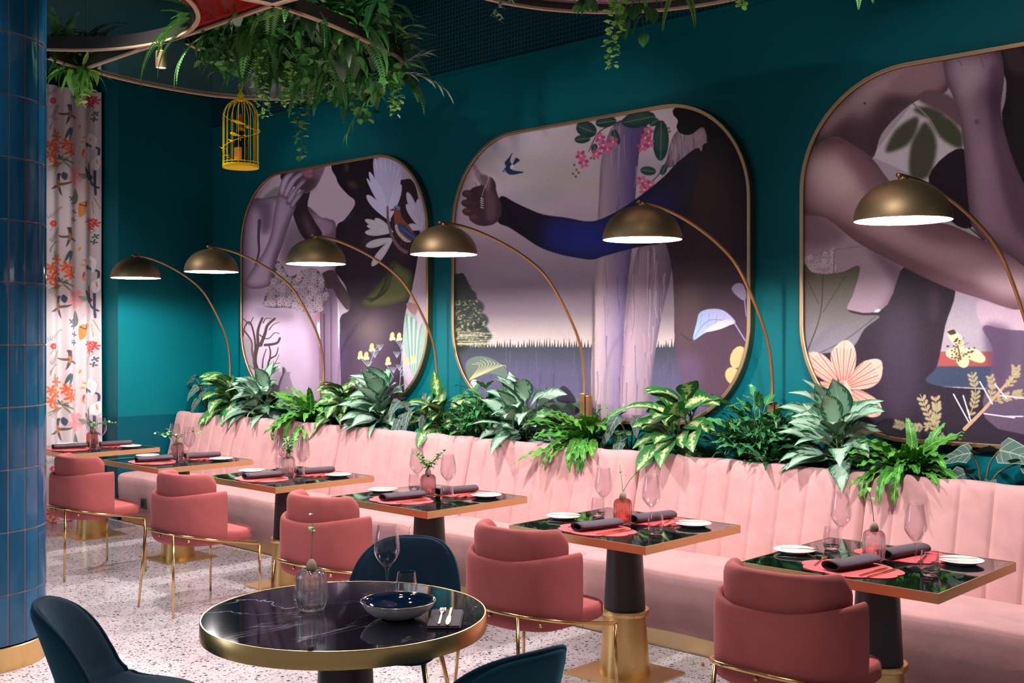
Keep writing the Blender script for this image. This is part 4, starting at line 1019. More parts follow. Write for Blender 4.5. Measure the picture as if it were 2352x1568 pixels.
# second ring
o = hang('hanging_vine', 'light green round-leaved vine hanging lowest from the mirror hoop at the top', (0,0,0)); vine(o, at(1412,-40,4.95), at(1411,152,4.95), 'leaf_light', .034, 34, 11, True, .045)
o = hang('ivy_trail', 'pale ivy trail hanging from the left edge of the mirror hoop', (0,0,0)); vine(o, at(1165,-40,5.2), at(1140,48,5.2), 'leaf_grey', .06, 9, 12, False, .02)
o = hang('pothos', 'dark broad-leaved plant with hanging leaves right of the light green vine', at(1462,10,4.95))
lv = MB(); st = MB(); r2 = random.Random(5)
for (dx, dz, az, el, L) in ((0,0,-1.2,-.9,.1),(.03,-.05,-2.2,-1.,.11),(-.04,-.06,-1.9,-1.2,.1),(-.06,.0,2.9,-.8,.1),(.06,-.02,-.4,-.9,.11),(.045,-.135,-1.2,-1.1,.075),(-.05,-.10,-2.6,-.6,.085),(.0,.05,-1.,.1,.12)):
    leaf(lv, (dx,0,dz), az, el, L, L*.7, .4, .15, 0, 2, 6, pOv, r2.random()); st.tube([(0,0,.08),(dx,0,dz)], .0016, 5)
fin(o, lv, st, 'leaf_dark')
o = hang('monstera', 'dark green split-leaf plant at the rim of the mirror hoop', at(1355,-8,4.95)); lv = MB(); st = MB()
for az, el in ((-2.2,-.5),(-1.,-.6),(2.8,-.1)):
    for q in range(-3, 4): leaf(lv, (0,0,0), az+q*.32, el-abs(q)*.08, .13-.012*abs(q), .036, .6, .1, 0, 2, 5, pOv, .4, cross=1)
st.tube([(0,0,.1),(0,0,0)], .003, 5); fin(o, lv, st, 'leaf_mid')
fernhang('yellow-green fern fronds at the right side of the mirror hoop', [(1575,-20,4.95,-.4,-.9,.2,.6),(1545,-20,4.95,-1.9,-1.1,.2,.4)], 'leaf_light', .035, n=18)
o = hang('hanging_vine', 'short round-leaved vine at the right edge of the mirror hoop', (0,0,0)); vine(o, at(1697,-40,4.8), at(1697,14,4.8), 'leaf_light', .035, 8, 14, True, .03)
o = hang('leafy_bunch', 'olive palm leaves over the rim of the mirror hoop, above the hanging vine', at(1470,-20,4.95)); lv, st = clump(o, 71, 'leaf', 22, .13, .016); fin(o, lv, st, 'leaf_mid')
fernhang('small fern tip hanging at the top edge, far right of the mirror hoop', [(1975,-50,4.6,-1.2,-1.,.16,.4),(1990,-50,4.6,-.7,-.9,.14,.4)], 'leaf_mid', .03, n=16)
# ------------------------------------------------------------------ printed art: a small painter working in the print's own plane
class Cv:
    def __init__(s, x0, y0, x1, y1, top, bot, k=1.):
        s.x0, s.y0, s.k = x0, y0, k; s.W, s.H = int((x1-x0)*k), int((y1-y0)*k)
        f = np.linspace(0, 1, s.H)[:, None, None]
        s.a = np.ones((s.H, s.W, 3))*(np.array(top)/255*(1-f)+np.array(bot)/255*f)
        s.rs = np.random.RandomState(3)
    def win(s, P, pad):
        xa, ya = P.min(0)-pad; xb, yb = P.max(0)+pad
        i0 = max(0, int((xa-s.x0)*s.k)); i1 = min(s.W, int((xb-s.x0)*s.k)+2); j0 = max(0, int((ya-s.y0)*s.k)); j1 = min(s.H, int((yb-s.y0)*s.k)+2)
        if i1 <= i0 or j1 <= j0: return None
        X = (np.arange(i0, i1)+.5)/s.k+s.x0; Y = (np.arange(j0, j1)+.5)/s.k+s.y0
        return i0, i1, j0, j1, X[None, :], Y[:, None]
    @staticmethod
    def blur(m, r):
        for ax in (0, 1):
            for _ in range(2):
                n = 2*r+1; c = np.cumsum(np.pad(m, [(r+1, r) if q == ax else (0, 0) for q in (0, 1)], mode='edge'), ax)
                m = (np.take(c, range(n, c.shape[ax]), ax)-np.take(c, range(0, c.shape[ax]-n), ax))/n
        return m
    def mask(s, pts, soft=0, smooth=True):
        P = np.array(catmull(pts, 5, True) if smooth and len(pts) > 3 else pts, float); w_ = s.win(P, soft*2.5+2)
        if w_ is None: return None
        i0, i1, j0, j1, X, Y = w_; ins = np.zeros((j1-j0, i1-i0), bool); Q = np.roll(P, -1, 0)
        for (xa, ya), (xb, yb) in zip(P, Q):
            if ya == yb: continue
            ins ^= ((ya > Y) != (yb > Y)) & (X < (xb-xa)*(Y-ya)/(yb-ya)+xa)
        m = ins.astype(float); r = int(max(1, soft*s.k)) if soft else 0
        if soft: m = s.blur(m, r)
        elif min(m.shape) > 3: m = .5*m+.5*s.blur(m, 1)
        return (i0, i1, j0, j1, m, X, Y)
    def fill(s, mk, col, alpha=1., clip=None):
        if mk is None: return
        i0, i1, j0, j1, m, X, Y = mk; m = m*alpha
        if clip is not None: m = m*clip[j0:j1, i0:i1]
        c = col(X, Y) if callable(col) else np.array(col)/255.
        s.a[j0:j1, i0:i1] = s.a[j0:j1, i0:i1]*(1-m[..., None])+c*m[..., None]
    def full(s, mk):
        z = np.zeros((s.H, s.W))
        if mk is not None: z[mk[2]:mk[3], mk[0]:mk[1]] = mk[4]
        return z
    def poly(s, pts, col, soft=0, alpha=1., clip=None, smooth=True):
        mk = s.mask(pts, soft, smooth); s.fill(mk, col, alpha, clip); return mk
    def blob(s, x, y, rx, ry, col, soft=0, alpha=1., rot=0., clip=None):
        c_, s_ = cos(rot), sin(rot)
        return s.poly([(x+rx*cos(a)*c_-ry*sin(a)*s_, y+rx*cos(a)*s_+ry*sin(a)*c_) for a in [2*PI*i/14 for i in range(14)]], col, soft, alpha, clip, False)
    def stroke(s, pts, w0, col, w1=None, alpha=1., clip=None):
        w1 = w0 if w1 is None else w1; P = np.array(catmull(pts, 5) if len(pts) > 2 else pts, float); w_ = s.win(P, max(w0, w1)+2)
        if w_ is None: return
        i0, i1, j0, j1, X, Y = w_; m = np.zeros((j1-j0, i1-i0)); n = len(P)-1
        for q in range(n):
            a, b_ = P[q], P[q+1]; d = b_-a; L2 = d@d or 1e-9
            t_ = np.clip(((X-a[0])*d[0]+(Y-a[1])*d[1])/L2, 0, 1); D = np.hypot(X-a[0]-t_*d[0], Y-a[1]-t_*d[1])
            m = np.maximum(m, np.clip(((w0+(w1-w0)*(q+.5)/n)/2-D)*s.k+.5, 0, 1))
        s.fill((i0, i1, j0, j1, m, X, Y), col, alpha, clip)
    def petal(s, p, q, w, col, line=None, alpha=1.):
        (x0, y0), (x1, y1) = p, q; L = math.hypot(x1-x0, y1-y0) or 1; dx, dy = (x1-x0)/L, (y1-y0)/L
        pts = [(x0+dx*L*f-dy*w*g, y0+dy*L*f+dx*w*g) for f, g in ((0,.08),(.25,.34),(.6,.5),(.88,.36),(1,0),(.88,-.36),(.6,-.5),(.25,-.34),(0,-.08))]
        s.poly(pts, col, 0, alpha)
        if line: s.stroke([p, (x0+dx*L*.93, y0+dy*L*.93)], max(.8, w*.07), line)
    def form(s, mk, R, amt, dark=(.16,.09,.15)):
        """the picture's soft modelling: tone deepens towards the outline of a drawn limb"""
        if mk is None: return
        i0, i1, j0, j1, m, X, Y = mk; r = int(max(2, R*s.k)); p = 2*r
        q = s.blur(np.pad(m, p), r)[p:-p, p:-p]; f = np.clip((1-q)*2, 0, 1)*m*amt
        s.a[j0:j1, i0:i1] = s.a[j0:j1, i0:i1]*(1-f[..., None])+np.array(dark)*f[..., None]
    def grain(s, amt): s.a = np.clip(s.a+s.rs.normal(0, amt, (s.H, s.W, 1)), 0, 1)
def vg(y0, c0, y1, c1):
    c0, c1 = np.array(c0)/255., np.array(c1)/255.
    return lambda X, Y: c0+(c1-c0)*np.clip((Y-y0)/(y1-y0), 0, 1)[..., None]+0*X[..., None]
def hg(x0, c0, x1, c1):
    c0, c1 = np.array(c0)/255., np.array(c1)/255.
    return lambda X, Y: c0+(c1-c0)*np.clip((X-x0)/(x1-x0), 0, 1)[..., None]+0*Y[..., None]
def tf(sc, ox, oy): return lambda *p: [(x*sc+ox, y*sc+oy) for x, y in p]
def srgb2lin(a): return np.where(a <= .04045, a/12.92, ((a+.055)/1.055)**2.4)
def colour_grid(name, P, nu, nv, col, mat, parent=None):
    """a (nu+1)x(nv+1) sheet of points carrying the printed colours"""
    me = bpy.data.meshes.new(name); N = (nu+1)*(nv+1)
    I, J = np.meshgrid(np.arange(nu), np.arange(nv), indexing='ij'); a = I*(nv+1)+J
    F = np.stack([a, a+nv+1, a+nv+2, a+1], -1).reshape(-1)
    me.vertices.add(N); me.vertices.foreach_set('co', P.reshape(-1).astype(np.float32))
    me.loops.add(len(F)); me.loops.foreach_set('vertex_index', F.astype(np.int32))
    n = nu*nv; me.polygons.add(n); me.polygons.foreach_set('loop_start', np.arange(0, 4*n, 4, dtype=np.int32))
    me.update(calc_edges=True)
    at_ = me.attributes.new('print', 'FLOAT_COLOR', 'POINT'); c4 = np.ones((N, 4), np.float32); c4[:, :3] = col.reshape(-1, 3)
    at_.data.foreach_set('color', c4.reshape(-1)); me.materials.append(mat); me.shade_smooth()
    o = bpy.data.objects.new(name, me); C.objects.link(o)
    if parent: o.parent = parent
    return o
def sample(cv, x, y):
    fx = np.clip((x-cv.x0)*cv.k-.5, 0, cv.W-1.001); fy = np.clip((y-cv.y0)*cv.k-.5, 0, cv.H-1.001)
    i = fx.astype(int); j = fy.astype(int); u = (fx-i)[..., None]; v = (fy-j)[..., None]; a = cv.a
    i1 = np.minimum(i+1, cv.W-1); j1 = np.minimum(j+1, cv.H-1)
    return srgb2lin((a[j, i]*(1-u)+a[j, i1]*u)*(1-v)+(a[j1, i]*(1-u)+a[j1, i1]*u)*v)
def pict(x, y, z):
    d = x*FW[0]+y*FW[1]; l = x*RT[0]+y*RT[1]; return 1176+FPX*l/d, HZ+FPX*(EYE-z)/d
def print_mat(name, rough, bumpy):
    t = NT(name); c = t.n('ShaderNodeAttribute', attribute_name='print').outputs['Color']
    nz = t.noise(700 if not bumpy else 300, 2, t.coord()); t.bump(nz, .05, .002)
    col = t.mix(t.math('MULTIPLY', nz, .012), c, (.5,.45,.45,1))
    return t.set(Base_Color=col, Roughness=rough, Specular_IOR_Level=.12)
def daisies(c, region, r, base, pet, mid, seed=1):
    mk = c.mask(region); c.fill(mk, base); clip = c.full(mk); R_ = random.Random(seed); P = np.array(region)
    x0, y0 = P.min(0); x1, y1 = P.max(0); y = y0
    while y < y1:
        x = x0
        while x < x1:
            cx, cy = x+R_.uniform(-.3,.3)*r, y+R_.uniform(-.3,.3)*r; ph = R_.random(); sh = R_.uniform(.82,1.05)
            ii = int((cx-c.x0)*c.k); jj = int((cy-c.y0)*c.k)
            if 0 <= ii < c.W and 0 <= jj < c.H and clip[jj, ii] > .5:
                for q in range(8):
                    a = ph+q*PI/4; c.stroke([(cx+.2*r*cos(a), cy+.2*r*sin(a)), (cx+.85*r*cos(a), cy+.85*r*sin(a))], r*.3, [v*sh for v in pet], r*.42, .9)
                c.blob(cx, cy, r*.22, r*.22, mid)
            x += 1.45*r
        y += 1.3*r
def mural_one():
    A = tf(.19558, 540, 350); B = tf(.19558, 540, 620); c = Cv(540, 345, 992, 960, (196,172,188), (176,162,172), 2.); Z = lambda *p: A(*p); 
    skin = vg(430, (214,184,210), 860, (170,148,170)); SK = (158,136,158); DK = (34,22,34)
    # blurred leaf left
    c.poly(A((330,540),(430,440),(530,400),(520,500),(420,540)), (128,132,128), 2); c.stroke(A((250,520),(320,440),(420,330)), 7, (176,150,160), 2)
    # woman's body
    bd = c.mask(A((70,1560),(80,950),(125,700),(225,545),(330,540),(500,515),(700,640),(850,630),(1000,755),(1100,780),(1190,885),(1200,1560))+B((1200,300),(1060,420),(990,640),(1000,900),(1030,1700),(60,1700))); c.fill(bd, skin); cl = c.full(bd); c.form(bd, 16, .6)
    c.poly(A((230,600),(420,580),(450,700),(420,900),(330,960),(290,860),(280,700)), (92,70,90), 7, .75, cl)
    c.poly(A((620,860),(720,790),(830,1010),(780,1280),(560,1300),(540,1100)), (96,76,92), 8, .7, cl)
    c.poly(A((700,620),(880,640),(1000,960),(1180,900),(1200,1300),(1000,1200),(820,1020)), (70,50,66), 8, .7, cl)
    c.stroke(A((285,800),(275,1000),(280,1160),(240,1330)), 7, (70,50,66), 4, .8); c.stroke(A((240,1330),(120,1560)), 4, (84,64,84), 3)
    c.poly(A((920,860),(1060,800),(1140,880),(1080,960)), (140,112,134), 7, .8, cl); c.blob(*A((690,850))[0], 8, 12, (142,116,140), 4, .8, 0, cl)
    # neck and chin
    c.poly(A((700,600),(820,460),(880,460),(850,640),(930,800),(1020,970),(830,1030),(690,760)), (44,30,40)); c.poly(A((800,720),(870,800),(940,960),(870,980),(800,830)), (92,68,78), 5, .8)
    c.poly(A((555,240),(800,170),(1045,140),(1010,290),(950,400),(880,458),(830,480),(740,420),(560,340)), hg(640, (40,28,38), 735, (122,98,110))); c.poly(A((800,330),(960,300),(930,400),(870,450),(790,440)), (64,48,56), 5, .8)
    c.poly(A((800,215),(850,215),(910,270),(880,300),(810,275)), (146,92,108)); c.poly(A((850,190),(900,195),(895,240),(860,225)), (150,102,112))
    # forearm, hand, fingers
    ar = c.mask(A((110,1560),(330,1180),(420,950),(460,700),(490,560),(520,470),(700,600),(690,700),(640,830),(570,1050),(480,1290),(420,1560))); c.fill(ar, hg(570, (222,196,226), 660, (164,138,166))); ca = c.full(ar); c.form(ar, 9, .5)
    c.poly(A((560,1050),(650,800),(700,640),(620,760),(520,1000),(430,1300),(400,1560),(470,1560)), (86,64,84), 5, .6, ca)
    for f in (((515,480),(545,330),(610,250),(700,222),(690,262),(640,320),(600,420),(565,520)), ((560,500),(640,330),(740,245),(795,222),(805,265),(715,345),(650,460),(600,545)), ((598,575),(690,425),(790,320),(828,305),(828,350),(745,440),(690,540),(632,615)), ((640,620),(720,500),(785,445),(808,455),(762,540),(712,605),(682,665))):
        c.form(c.poly(A(*f), (206,180,208)), 5, .6); c.stroke(A(*f[4:8]), 2.2, (74,54,70), 1.2, .8)
    # man: head and torso
    mn = c.mask(A((1158,130),(1640,50),(1660,300),(1720,700),(1900,850),(2160,900),(2140,1250),(2085,1560))+B((2070,250),(1990,560),(1960,1000),(1930,1700),(1235,1700),(1220,900),(1235,560),(1340,460),(1300,200),(1180,20))+A((1190,1300),(1190,885),(1285,790),(1395,640),(1402,558),(1330,500),(1230,390),(1190,300))); c.fill(mn, vg(360, (26,16,24), 900, (66,50,68))); cm = c.full(mn); c.form(mn, 20, .4, (.06,.03,.06))
    c.poly(B((1450,560),(1620,480),(1760,620),(1700,880),(1540,900),(1430,760)), (112,96,94), 18, .7, cm); c.poly(B((1500,950),(1620,900),(1700,1300),(1560,1500),(1480,1300)), (96,78,98), 16, .6, cm)
    c.blob(*B((1250,1000))[0], 10, 60, (70,58,92), 8, .7, 0, cm); c.blob(*A((1380,380))[0], 14, 8, (92,62,54), 4, .7, .6); c.blob(*A((1310,170))[0], 5, 12, (84,56,48), 3, .8); c.blob(*A((1330,760))[0], 20, 6, (64,48,62), 5, .8, -.7, cm); c.blob(*A((1560,1050))[0], 12, 22, (78,56,68), 7, .6, .3, cm)
    c.poly(A((1900,355),(1990,318),(2075,325),(2140,480),(2170,900),(2000,1300),(1850,1000),(1830,600)), (46,30,38))
    # crossing arm and hand
    c.poly(B((1000,60),(1150,0),(1240,140),(1350,330),(1320,470),(1180,300),(1060,200)), (74,54,62)); c.poly(B((1000,470),(1050,260),(1160,240),(1215,560),(1230,1700),(1020,1700),(985,900)), hg(736, (92,72,92), 778, (142,116,142))) ; c.stroke(B((1045,520),(1050,1300)), 3, (56,40,54), 4, .8)
    c.poly(B((975,470),(990,560),(1000,880),(985,870),(962,680)), (226,220,232)); c.poly(B((1205,380),(1220,480),(1230,700),(1215,930),(1208,640)), (216,206,216)); c.poly(B((970,500),(990,500),(985,610),(966,600)), (168,108,100))
    # flower bra
    daisies(c, A((440,1500),(480,1280),(560,1330),(620,1440),(680,1450),(760,1400),(900,1360),(990,1400),(1030,1490))+B((1060,150),(1060,390),(1000,460),(930,500),(760,480),(600,440),(440,445),(330,400),(390,220)), 8.2, (96,76,88), (204,184,198), (132,104,92))
    # belly
    c.blob(*B((360,900))[0], 38, 70, (192,178,190), 12, .6, 0, cl); c.blob(*B((570,1170))[0], 3, 6, (96,70,84), 1, .9); c.poly(B((800,500),(960,600),(1000,1000),(1020,1600),(850,1600),(900,1000)), (140,112,132), 9, .6, cl); c.poly(B((250,480),(420,460),(700,520),(600,600),(300,560)), (120,102,116), 8, .6, cl)
    # green cloth
    gc = c.mask(B((1470,385),(1600,250),(1760,60),(1850,-110),(1960,-50),(2085,40),(2060,250),(2030,335),(1900,392),(1680,438),(1540,430))); c.fill(gc, (92,98,62)); g_ = c.full(gc); c.form(gc, 8, .6, (.1,.1,.05))
    for k in range(6): c.stroke(B((1530+k*12,330+k*10),(1640+k*30,330-k*20),(1740+k*25,180-k*50),(1790+k*18,-20)), 3, (44,46,30), 1.5, .8, g_)
    # protea leaves and stem
    PT = (206,198,230)
    for q in ((1640,60),(1700,50),(1760,40),(1830,50),(1890,80),(1940,130)): c.petal(A((1790,720))[0], A(q)[0], 21, (192,184,222), (226,218,240))
    for q, w_ in (((1575,225),15),((1545,300),9),((1640,335),19),((1545,500),18),((1945,370),17),((1950,260),8)): c.petal(A((1810,790))[0], A(q)[0], w_, PT, (206,198,214))
    for q, w_ in (((1525,790),15),((1640,775),15),((1525,940),17),((1535,1100),18),((1605,1335),18),((1545,860),13)): c.petal(A((1850,1010 if q[1] > 1000 else 930))[0], A(q)[0], w_, (196,190,202), (220,214,220))
    c.stroke(A((1790,640),(1800,820),(1850,1000),(1930,1120),(2010,1170)), 5, (118,86,100), 9)
    for q, w_ in (((2020,465),17),((2010,605),15),((2150,545),18),((2200,700),16),((2030,860),16)): c.petal(A((2190,900))[0], A(q)[0], w_, (202,194,222), (228,220,236))
    # bird
    c.poly(A((1870,660),(1930,650),(1960,760),(2060,880),(2110,980),(2060,1040),(1960,980),(1880,860)), (134,74,54)); c.poly(A((1875,860),(1910,850),(1930,930),(2010,1010),(2070,1050),(1990,1045),(1900,950)), (190,176,170)); c.poly(A((1915,830),(1990,850),(2060,930),(2140,990),(2080,1030),(1990,960),(1920,900)), (52,72,116)); c.poly(A((1860,650),(1890,622),(1935,635),(1935,680),(1890,660)), (98,122,166)); c.poly(A((1810,680),(1860,655),(1870,685)), (70,60,62), smooth=False); c.blob(*A((1885,660))[0], 1.6, 1.6, (20,16,18))
    for k in range(4): c.stroke(A((1940+k*15,880+k*10),(2090+k*8,990+k*6)), 1, (104,126,168))
    c.stroke(A((1960,1040),(1950,1090)), 1.6, (92,64,56)); c.stroke(A((2000,1050),(1990,1110)), 1.6, (92,64,56))
    # agave
    ag = c.mask(B((1980,720),(2010,490),(2055,560),(2095,390),(2135,560),(2150,720),(2215,600),(2230,900),(2120,1250),(2050,1150),(1990,930))); c.fill(ag, (140,166,154)); ga = c.full(ag)
    for k in range(7): c.stroke(B((2010+k*30,520+k*20),(2030+k*22,800),(2060+k*12,1150)), 3.4, (196,212,206) if k % 2 else (104,136,124), 1.4, .8, ga)
    c.poly(B((2010,400),(2060,380),(2140,420),(2120,520),(2050,490)), (150,112,110)); 
    # bare branch
    T_ = (66,48,50)
    for p, a_, b_ in ((((290,1250),(230,1080),(260,900),(300,880)),11,8),(((300,880),(350,750),(380,650),(465,570)),8,5),(((270,880),(265,740),(285,650),(320,565)),7,5),(((350,880),(440,870),(500,850),(525,800)),6,5),(((230,1080),(200,960),(190,830),(90,690)),6,3),(((240,1000),(230,800),(180,620),(120,650),(95,780)),5,2.5),(((290,760),(340,800),(400,800),(460,740),(520,745)),3,1.5),(((370,1250),(400,1060),(480,1000),(505,910)),5,2),(((405,1060),(415,960),(395,880)),4,3),(((320,1150),(330,1040),(365,930)),3.5,2),(((420,1170),(465,1100),(520,990)),2.5,1),(((465,1100),(525,1090)),2,1),(((330,620),(360,570),(430,570)),3,1.2),(((180,620),(215,555)),3,1),(((95,570),(170,640)),2.5,2),(((400,700),(450,640),(520,610)),2.5,1)): c.stroke(B(*p), a_, T_, b_)
    c.poly(B((100,820),(200,830),(210,1150),(140,1120)), (122,112,110), 3, .5)
    # small yellow flowers
    for p in (((1550,1300),(1570,1150),(1640,950),(1690,880)),((1570,1150),(1490,1050)),((1640,960),(1720,920)),((1930,1400),(1950,1100),(1950,930),(1880,820)),((1950,930),(1980,830)),((1860,1260),(1790,1130)),((1940,1200),(2010,1110)),((1940,1250),(2060,1180)),((1930,1380),(2030,1300))): c.stroke(B(*p), 1.7, (168,170,172), 1.)
    for x, y in ((1640,1000),(1700,915),(1570,1110),(1520,1210),(1900,1000),(1960,880),(1860,1180),(1990,1230),(1930,1150),(1820,1290)):
        for k in range(5): c.stroke(B((x,y+30),(x-40+k*20,y-40)), 1.6, (150,156,166), .7)
    for x, y in ((1470,990),(1540,1000),(1605,900),(1845,770),(1925,775),(1795,1060),(2015,1060),(1415,1280),(1620,1270),(2095,1040)):
        c.blob(*B((x,y))[0], 5, 8.5, (206,176,112), 0, 1, .15); c.blob(*B((x-14,y+40))[0], 4, 4, (212,186,150)); c.blob(*B((x+20,y+35))[0], 3.5, 4, (228,196,160))
    c.poly(B((600,1350),(700,1210),(770,1290),(790,1700),(560,1700)), (176,150,172), 2, .6)
    c.grain(.02); return c
def mural_two():
    A = tf(.5102, 1000, 200); c = Cv(1030, 225, 1732, 1010, (186,168,174), (120,108,124), 1.5)
    c.fill(c.mask(A((60,60),(1440,60),(1440,1540),(60,1540)), smooth=False), lambda X, Y: np.stack([np.interp(Y, [240,420,560,660,720,790,1000], q) for q in ([.82,.78,.66,.50,.50,.72,.56],[.76,.70,.58,.44,.44,.66,.51],[.78,.74,.64,.50,.47,.63,.54])], -1)[:, 0, :][:, None, :]+0*X[..., None])
    for k in range(14): c.blob(1060+c.rs.uniform(0, 640), 260+c.rs.uniform(0, 440), c.rs.uniform(50,150), c.rs.uniform(14,34), (150+c.rs.uniform(-24,30),)*2+(150,), 16, .35, c.rs.uniform(-.3,.3))
    # forest
    fr = [(1030, 1010), (1030, 790)]; x = 1035
    while x < 1735: h = c.rs.uniform(3, 18); fr += [(x, 799-h*.2), (x+1.6, 794-h*.5), (x+2.5, 792-h), (x+3.4, 794-h*.5), (x+5, 799-h*.1)]; x += c.rs.uniform(4.5, 8)
    c.poly(fr+[(1735, 1010)], lambda X, Y: np.stack([np.interp(Y, [775,806,850,980], q) for q in ([.13,.2,.3,.42],[.17,.22,.29,.38],[.17,.26,.38,.5])], -1)[:, 0, :][:, None, :]+0*X[..., None], smooth=False)
    for k in range(120): x = c.rs.uniform(1050, 1700); y = c.rs.uniform(800, 930); c.stroke([(x,y),(x+c.rs.uniform(-3,3),y+c.rs.uniform(15,50))], 2, (92,88,120) if k % 2 else (52,52,70), 3, .35)
    c.poly(A((470,1420),(700,1400),(700,1440),(480,1470)), (86,112,84), 3, .8); 
    for p in (((480,1420),(500,1350),(540,1420)),((545,1410),(570,1345),(610,1370),(630,1420))): c.poly(A(*p), (38,34,48))
    # tree at the left
    for x, y, r in ((110,880,26),(95,930,34),(150,940,30),(180,990,34),(120,1000,44),(200,1050,34),(120,1080,50),(185,1110,50),(225,1120,26),(100,1150,50)): c.blob(*A((x,y))[0], r*.6, r*.5, (34,42,40), 2, .95)
    for k in range(1100):
        y = c.rs.uniform(840, 1165); w_ = np.interp(y, [840,930,1050,1165], [40,90,140,150]); x = 85+c.rs.uniform(0, w_); lit = y > 960 and c.rs.rand() < .45
        c.blob(*A((x,y))[0], c.rs.uniform(1.2,3.6), c.rs.uniform(1,2.6), (146,146,106) if lit and c.rs.rand() < .6 else ((70,82,62) if lit else (30,36,36)), 0, .9)
    for k in range(30): y = c.rs.uniform(1090,1160); c.stroke(A((100,y),(100+c.rs.uniform(60,200),y+c.rs.uniform(-8,8))), 1.4, (206,196,160), .6, .6)
    # trunks
    bark = (186,164,170)
    def trunk(P, x0, c0, x1, c1, seed):
        mk = c.mask(A(*P)); c.fill(mk, hg(x0, c0, x1, c1)); cl = c.full(mk); c.form(mk, 9, .4, (.25,.18,.28)); R_ = random.Random(seed); Q = np.array(A(*P)); ya, yb = Q[:,1].min(), Q[:,1].max(); xa, xb = Q[:,0].min(), Q[:,0].max()
        for k in range(70):
            x = R_.uniform(xa, xb); y = R_.uniform(ya, yb); L = R_.uniform(30,130); cc = R_.choice(((214,192,194),(96,82,116),(132,112,136),(70,58,88),(176,150,158)))
            c.stroke([(x,y),(x+R_.uniform(-4,4),y+L*.5),(x+R_.uniform(-6,6),y+L)], R_.uniform(1.5,5), cc, 1, .42, cl)
    trunk(((1085,200),(1215,180),(1225,262),(1200,300),(1060,360),(1040,340)), 1530, (140,118,130), 1620, (172,148,158), 1)
    trunk(((790,190),(840,150),(950,150),(915,310),(885,720),(868,860),(848,1120),(842,1480),(710,1440),(712,1000),(735,520),(748,320)), 1365, (190,166,166), 1455, (92,78,128), 2)
    trunk(((920,715),(1055,700),(1062,830),(1020,1020),(985,1220),(945,1480),(838,1470),(850,1140),(882,900)), 1425, (186,158,166), 1540, (98,84,104), 3)
    # leaves and blossom at the top
    c.stroke(A((840,150),(740,200),(690,290)), 3, (92,66,60), 2); c.stroke(A((930,150),(970,210),(950,260)), 3, (92,66,60), 2); c.stroke(A((1050,320),(1000,400),(940,450)), 3, (92,66,60), 2)
    G1 = (32,62,58)
    for x, y, rx, ry, r_ in ((680,190,48,36,.35),(662,234,36,19,-.1),(768,157,48,24,-.15),(915,146,78,36,-.2),(1015,240,36,92,0.02),(958,377,36,20,.1),(812,226,18,36,-.3),(985,158,24,16,-.6),(1028,372,14,26,.4),(716,275,14,22,.2)):
        cx, cy = A((x,y))[0]; c.blob(cx, cy, rx*.51, ry*.51, G1, 0, 1, r_); c.blob(cx-2, cy-2, rx*.36, ry*.30, (58,92,82), 3, .6, r_)
        L = max(rx, ry)*.46; d = (cos(r_), sin(r_)) if rx > ry else (-sin(r_), cos(r_)); c.stroke([(cx-d[0]*L,cy-d[1]*L),(cx+d[0]*L,cy+d[1]*L)], 1.2, (120,146,120))
    for x, y in ((655,308),(668,342),(740,228),(755,262),(775,280),(945,228),(962,252),(932,268),(930,422),(940,462),(968,440),(725,300),(960,200),(800,245)):
        for q in range(5): a = q*1.2566+x; c.blob(*A((x+15*cos(a),y+15*sin(a)))[0], 5.5, 4.2, (186,72,120) if q % 2 else (206,104,146), 0, 1, a)
        c.blob(*A((x,y))[0], 2.4, 2.4, (232,196,130))
    for x, y in ((625,350),(635,372),(620,390),(645,385),(632,402),(700,320),(715,322),(1050,185),(1055,200)): c.blob(*A((x,y))[0], 3, 3, (120,104,84))
    # figure
    hd = c.mask(A((1070,120),(1085,92),(1200,80),(1320,120),(1440,300),(1440,700),(1215,700),(1190,420),(1222,270),(1218,205),(1200,180),(1150,213),(1105,208),(1086,180),(1092,150))); c.fill(hd, (10,7,12))
    bd = c.mask(A((1195,290),(1225,250),(1440,240),(1440,1200),(1330,1380),(1240,1440),(1110,1400),(1108,1290),(1080,1200),(1074,960),(1066,830),(1043,720),(1000,600),(1030,420),(1110,325))); c.fill(bd, vg(350, (26,13,20), 900, (76,56,70))); cb = c.full(bd)
    c.poly(A((1100,900),(1180,880),(1200,1000),(1140,1200),(1090,1100)), (78,58,62), 12, .7, cb); c.blob(*A((1130,1290))[0], 40, 50, (96,76,104), 14, .7, 0, cb); c.blob(*A((1220,480))[0], 50, 70, (46,24,26), 18, .8, 0, cb)
    c.stroke(A((1105,1110),(1150,1140),(1165,1115)), 3, (40,26,38), 2, .7)
    am = c.mask(A((1195,290),(1110,322),(1030,402),(950,468),(850,540),(760,588),(690,605),(590,588),(490,574),(420,548),(360,520),(298,490),(278,540),(282,607),(330,630),(380,662),(470,720),(560,752),(640,768),(705,776),(760,760),(900,722),(1050,690),(1130,600))); c.fill(am, (26,16,34)); ca = c.full(am)
    c.blob(*A((690,680))[0], 100, 46, (34,44,132), 22, 1., 0, ca); c.blob(*A((900,590))[0], 110, 40, (28,30,96), 24, .9, -.5, ca); c.blob(*A((560,650))[0], 40, 40, (30,34,106), 18, .8, 0, ca)  # blue light reflected on the dark arm, painted into the print
    c.poly(A((275,470),(270,430),(245,405),(205,440),(160,460),(140,520),(160,600),(215,625),(275,608),(300,550)), (66,44,54)); c.poly(A((230,440),(270,500),(270,590),(235,600),(225,520)), (104,76,84), 4, .8)
    for x, y, rx in ((150,482,30),(148,524,32),(152,562,32),(180,592,28)): c.blob(*A((x,y))[0], rx*.51, 9.5, (74,50,56), 0, 1, .15); c.blob(*A((x-8,y-6))[0], rx*.28, 4, (112,80,84), 2, .7, .15)
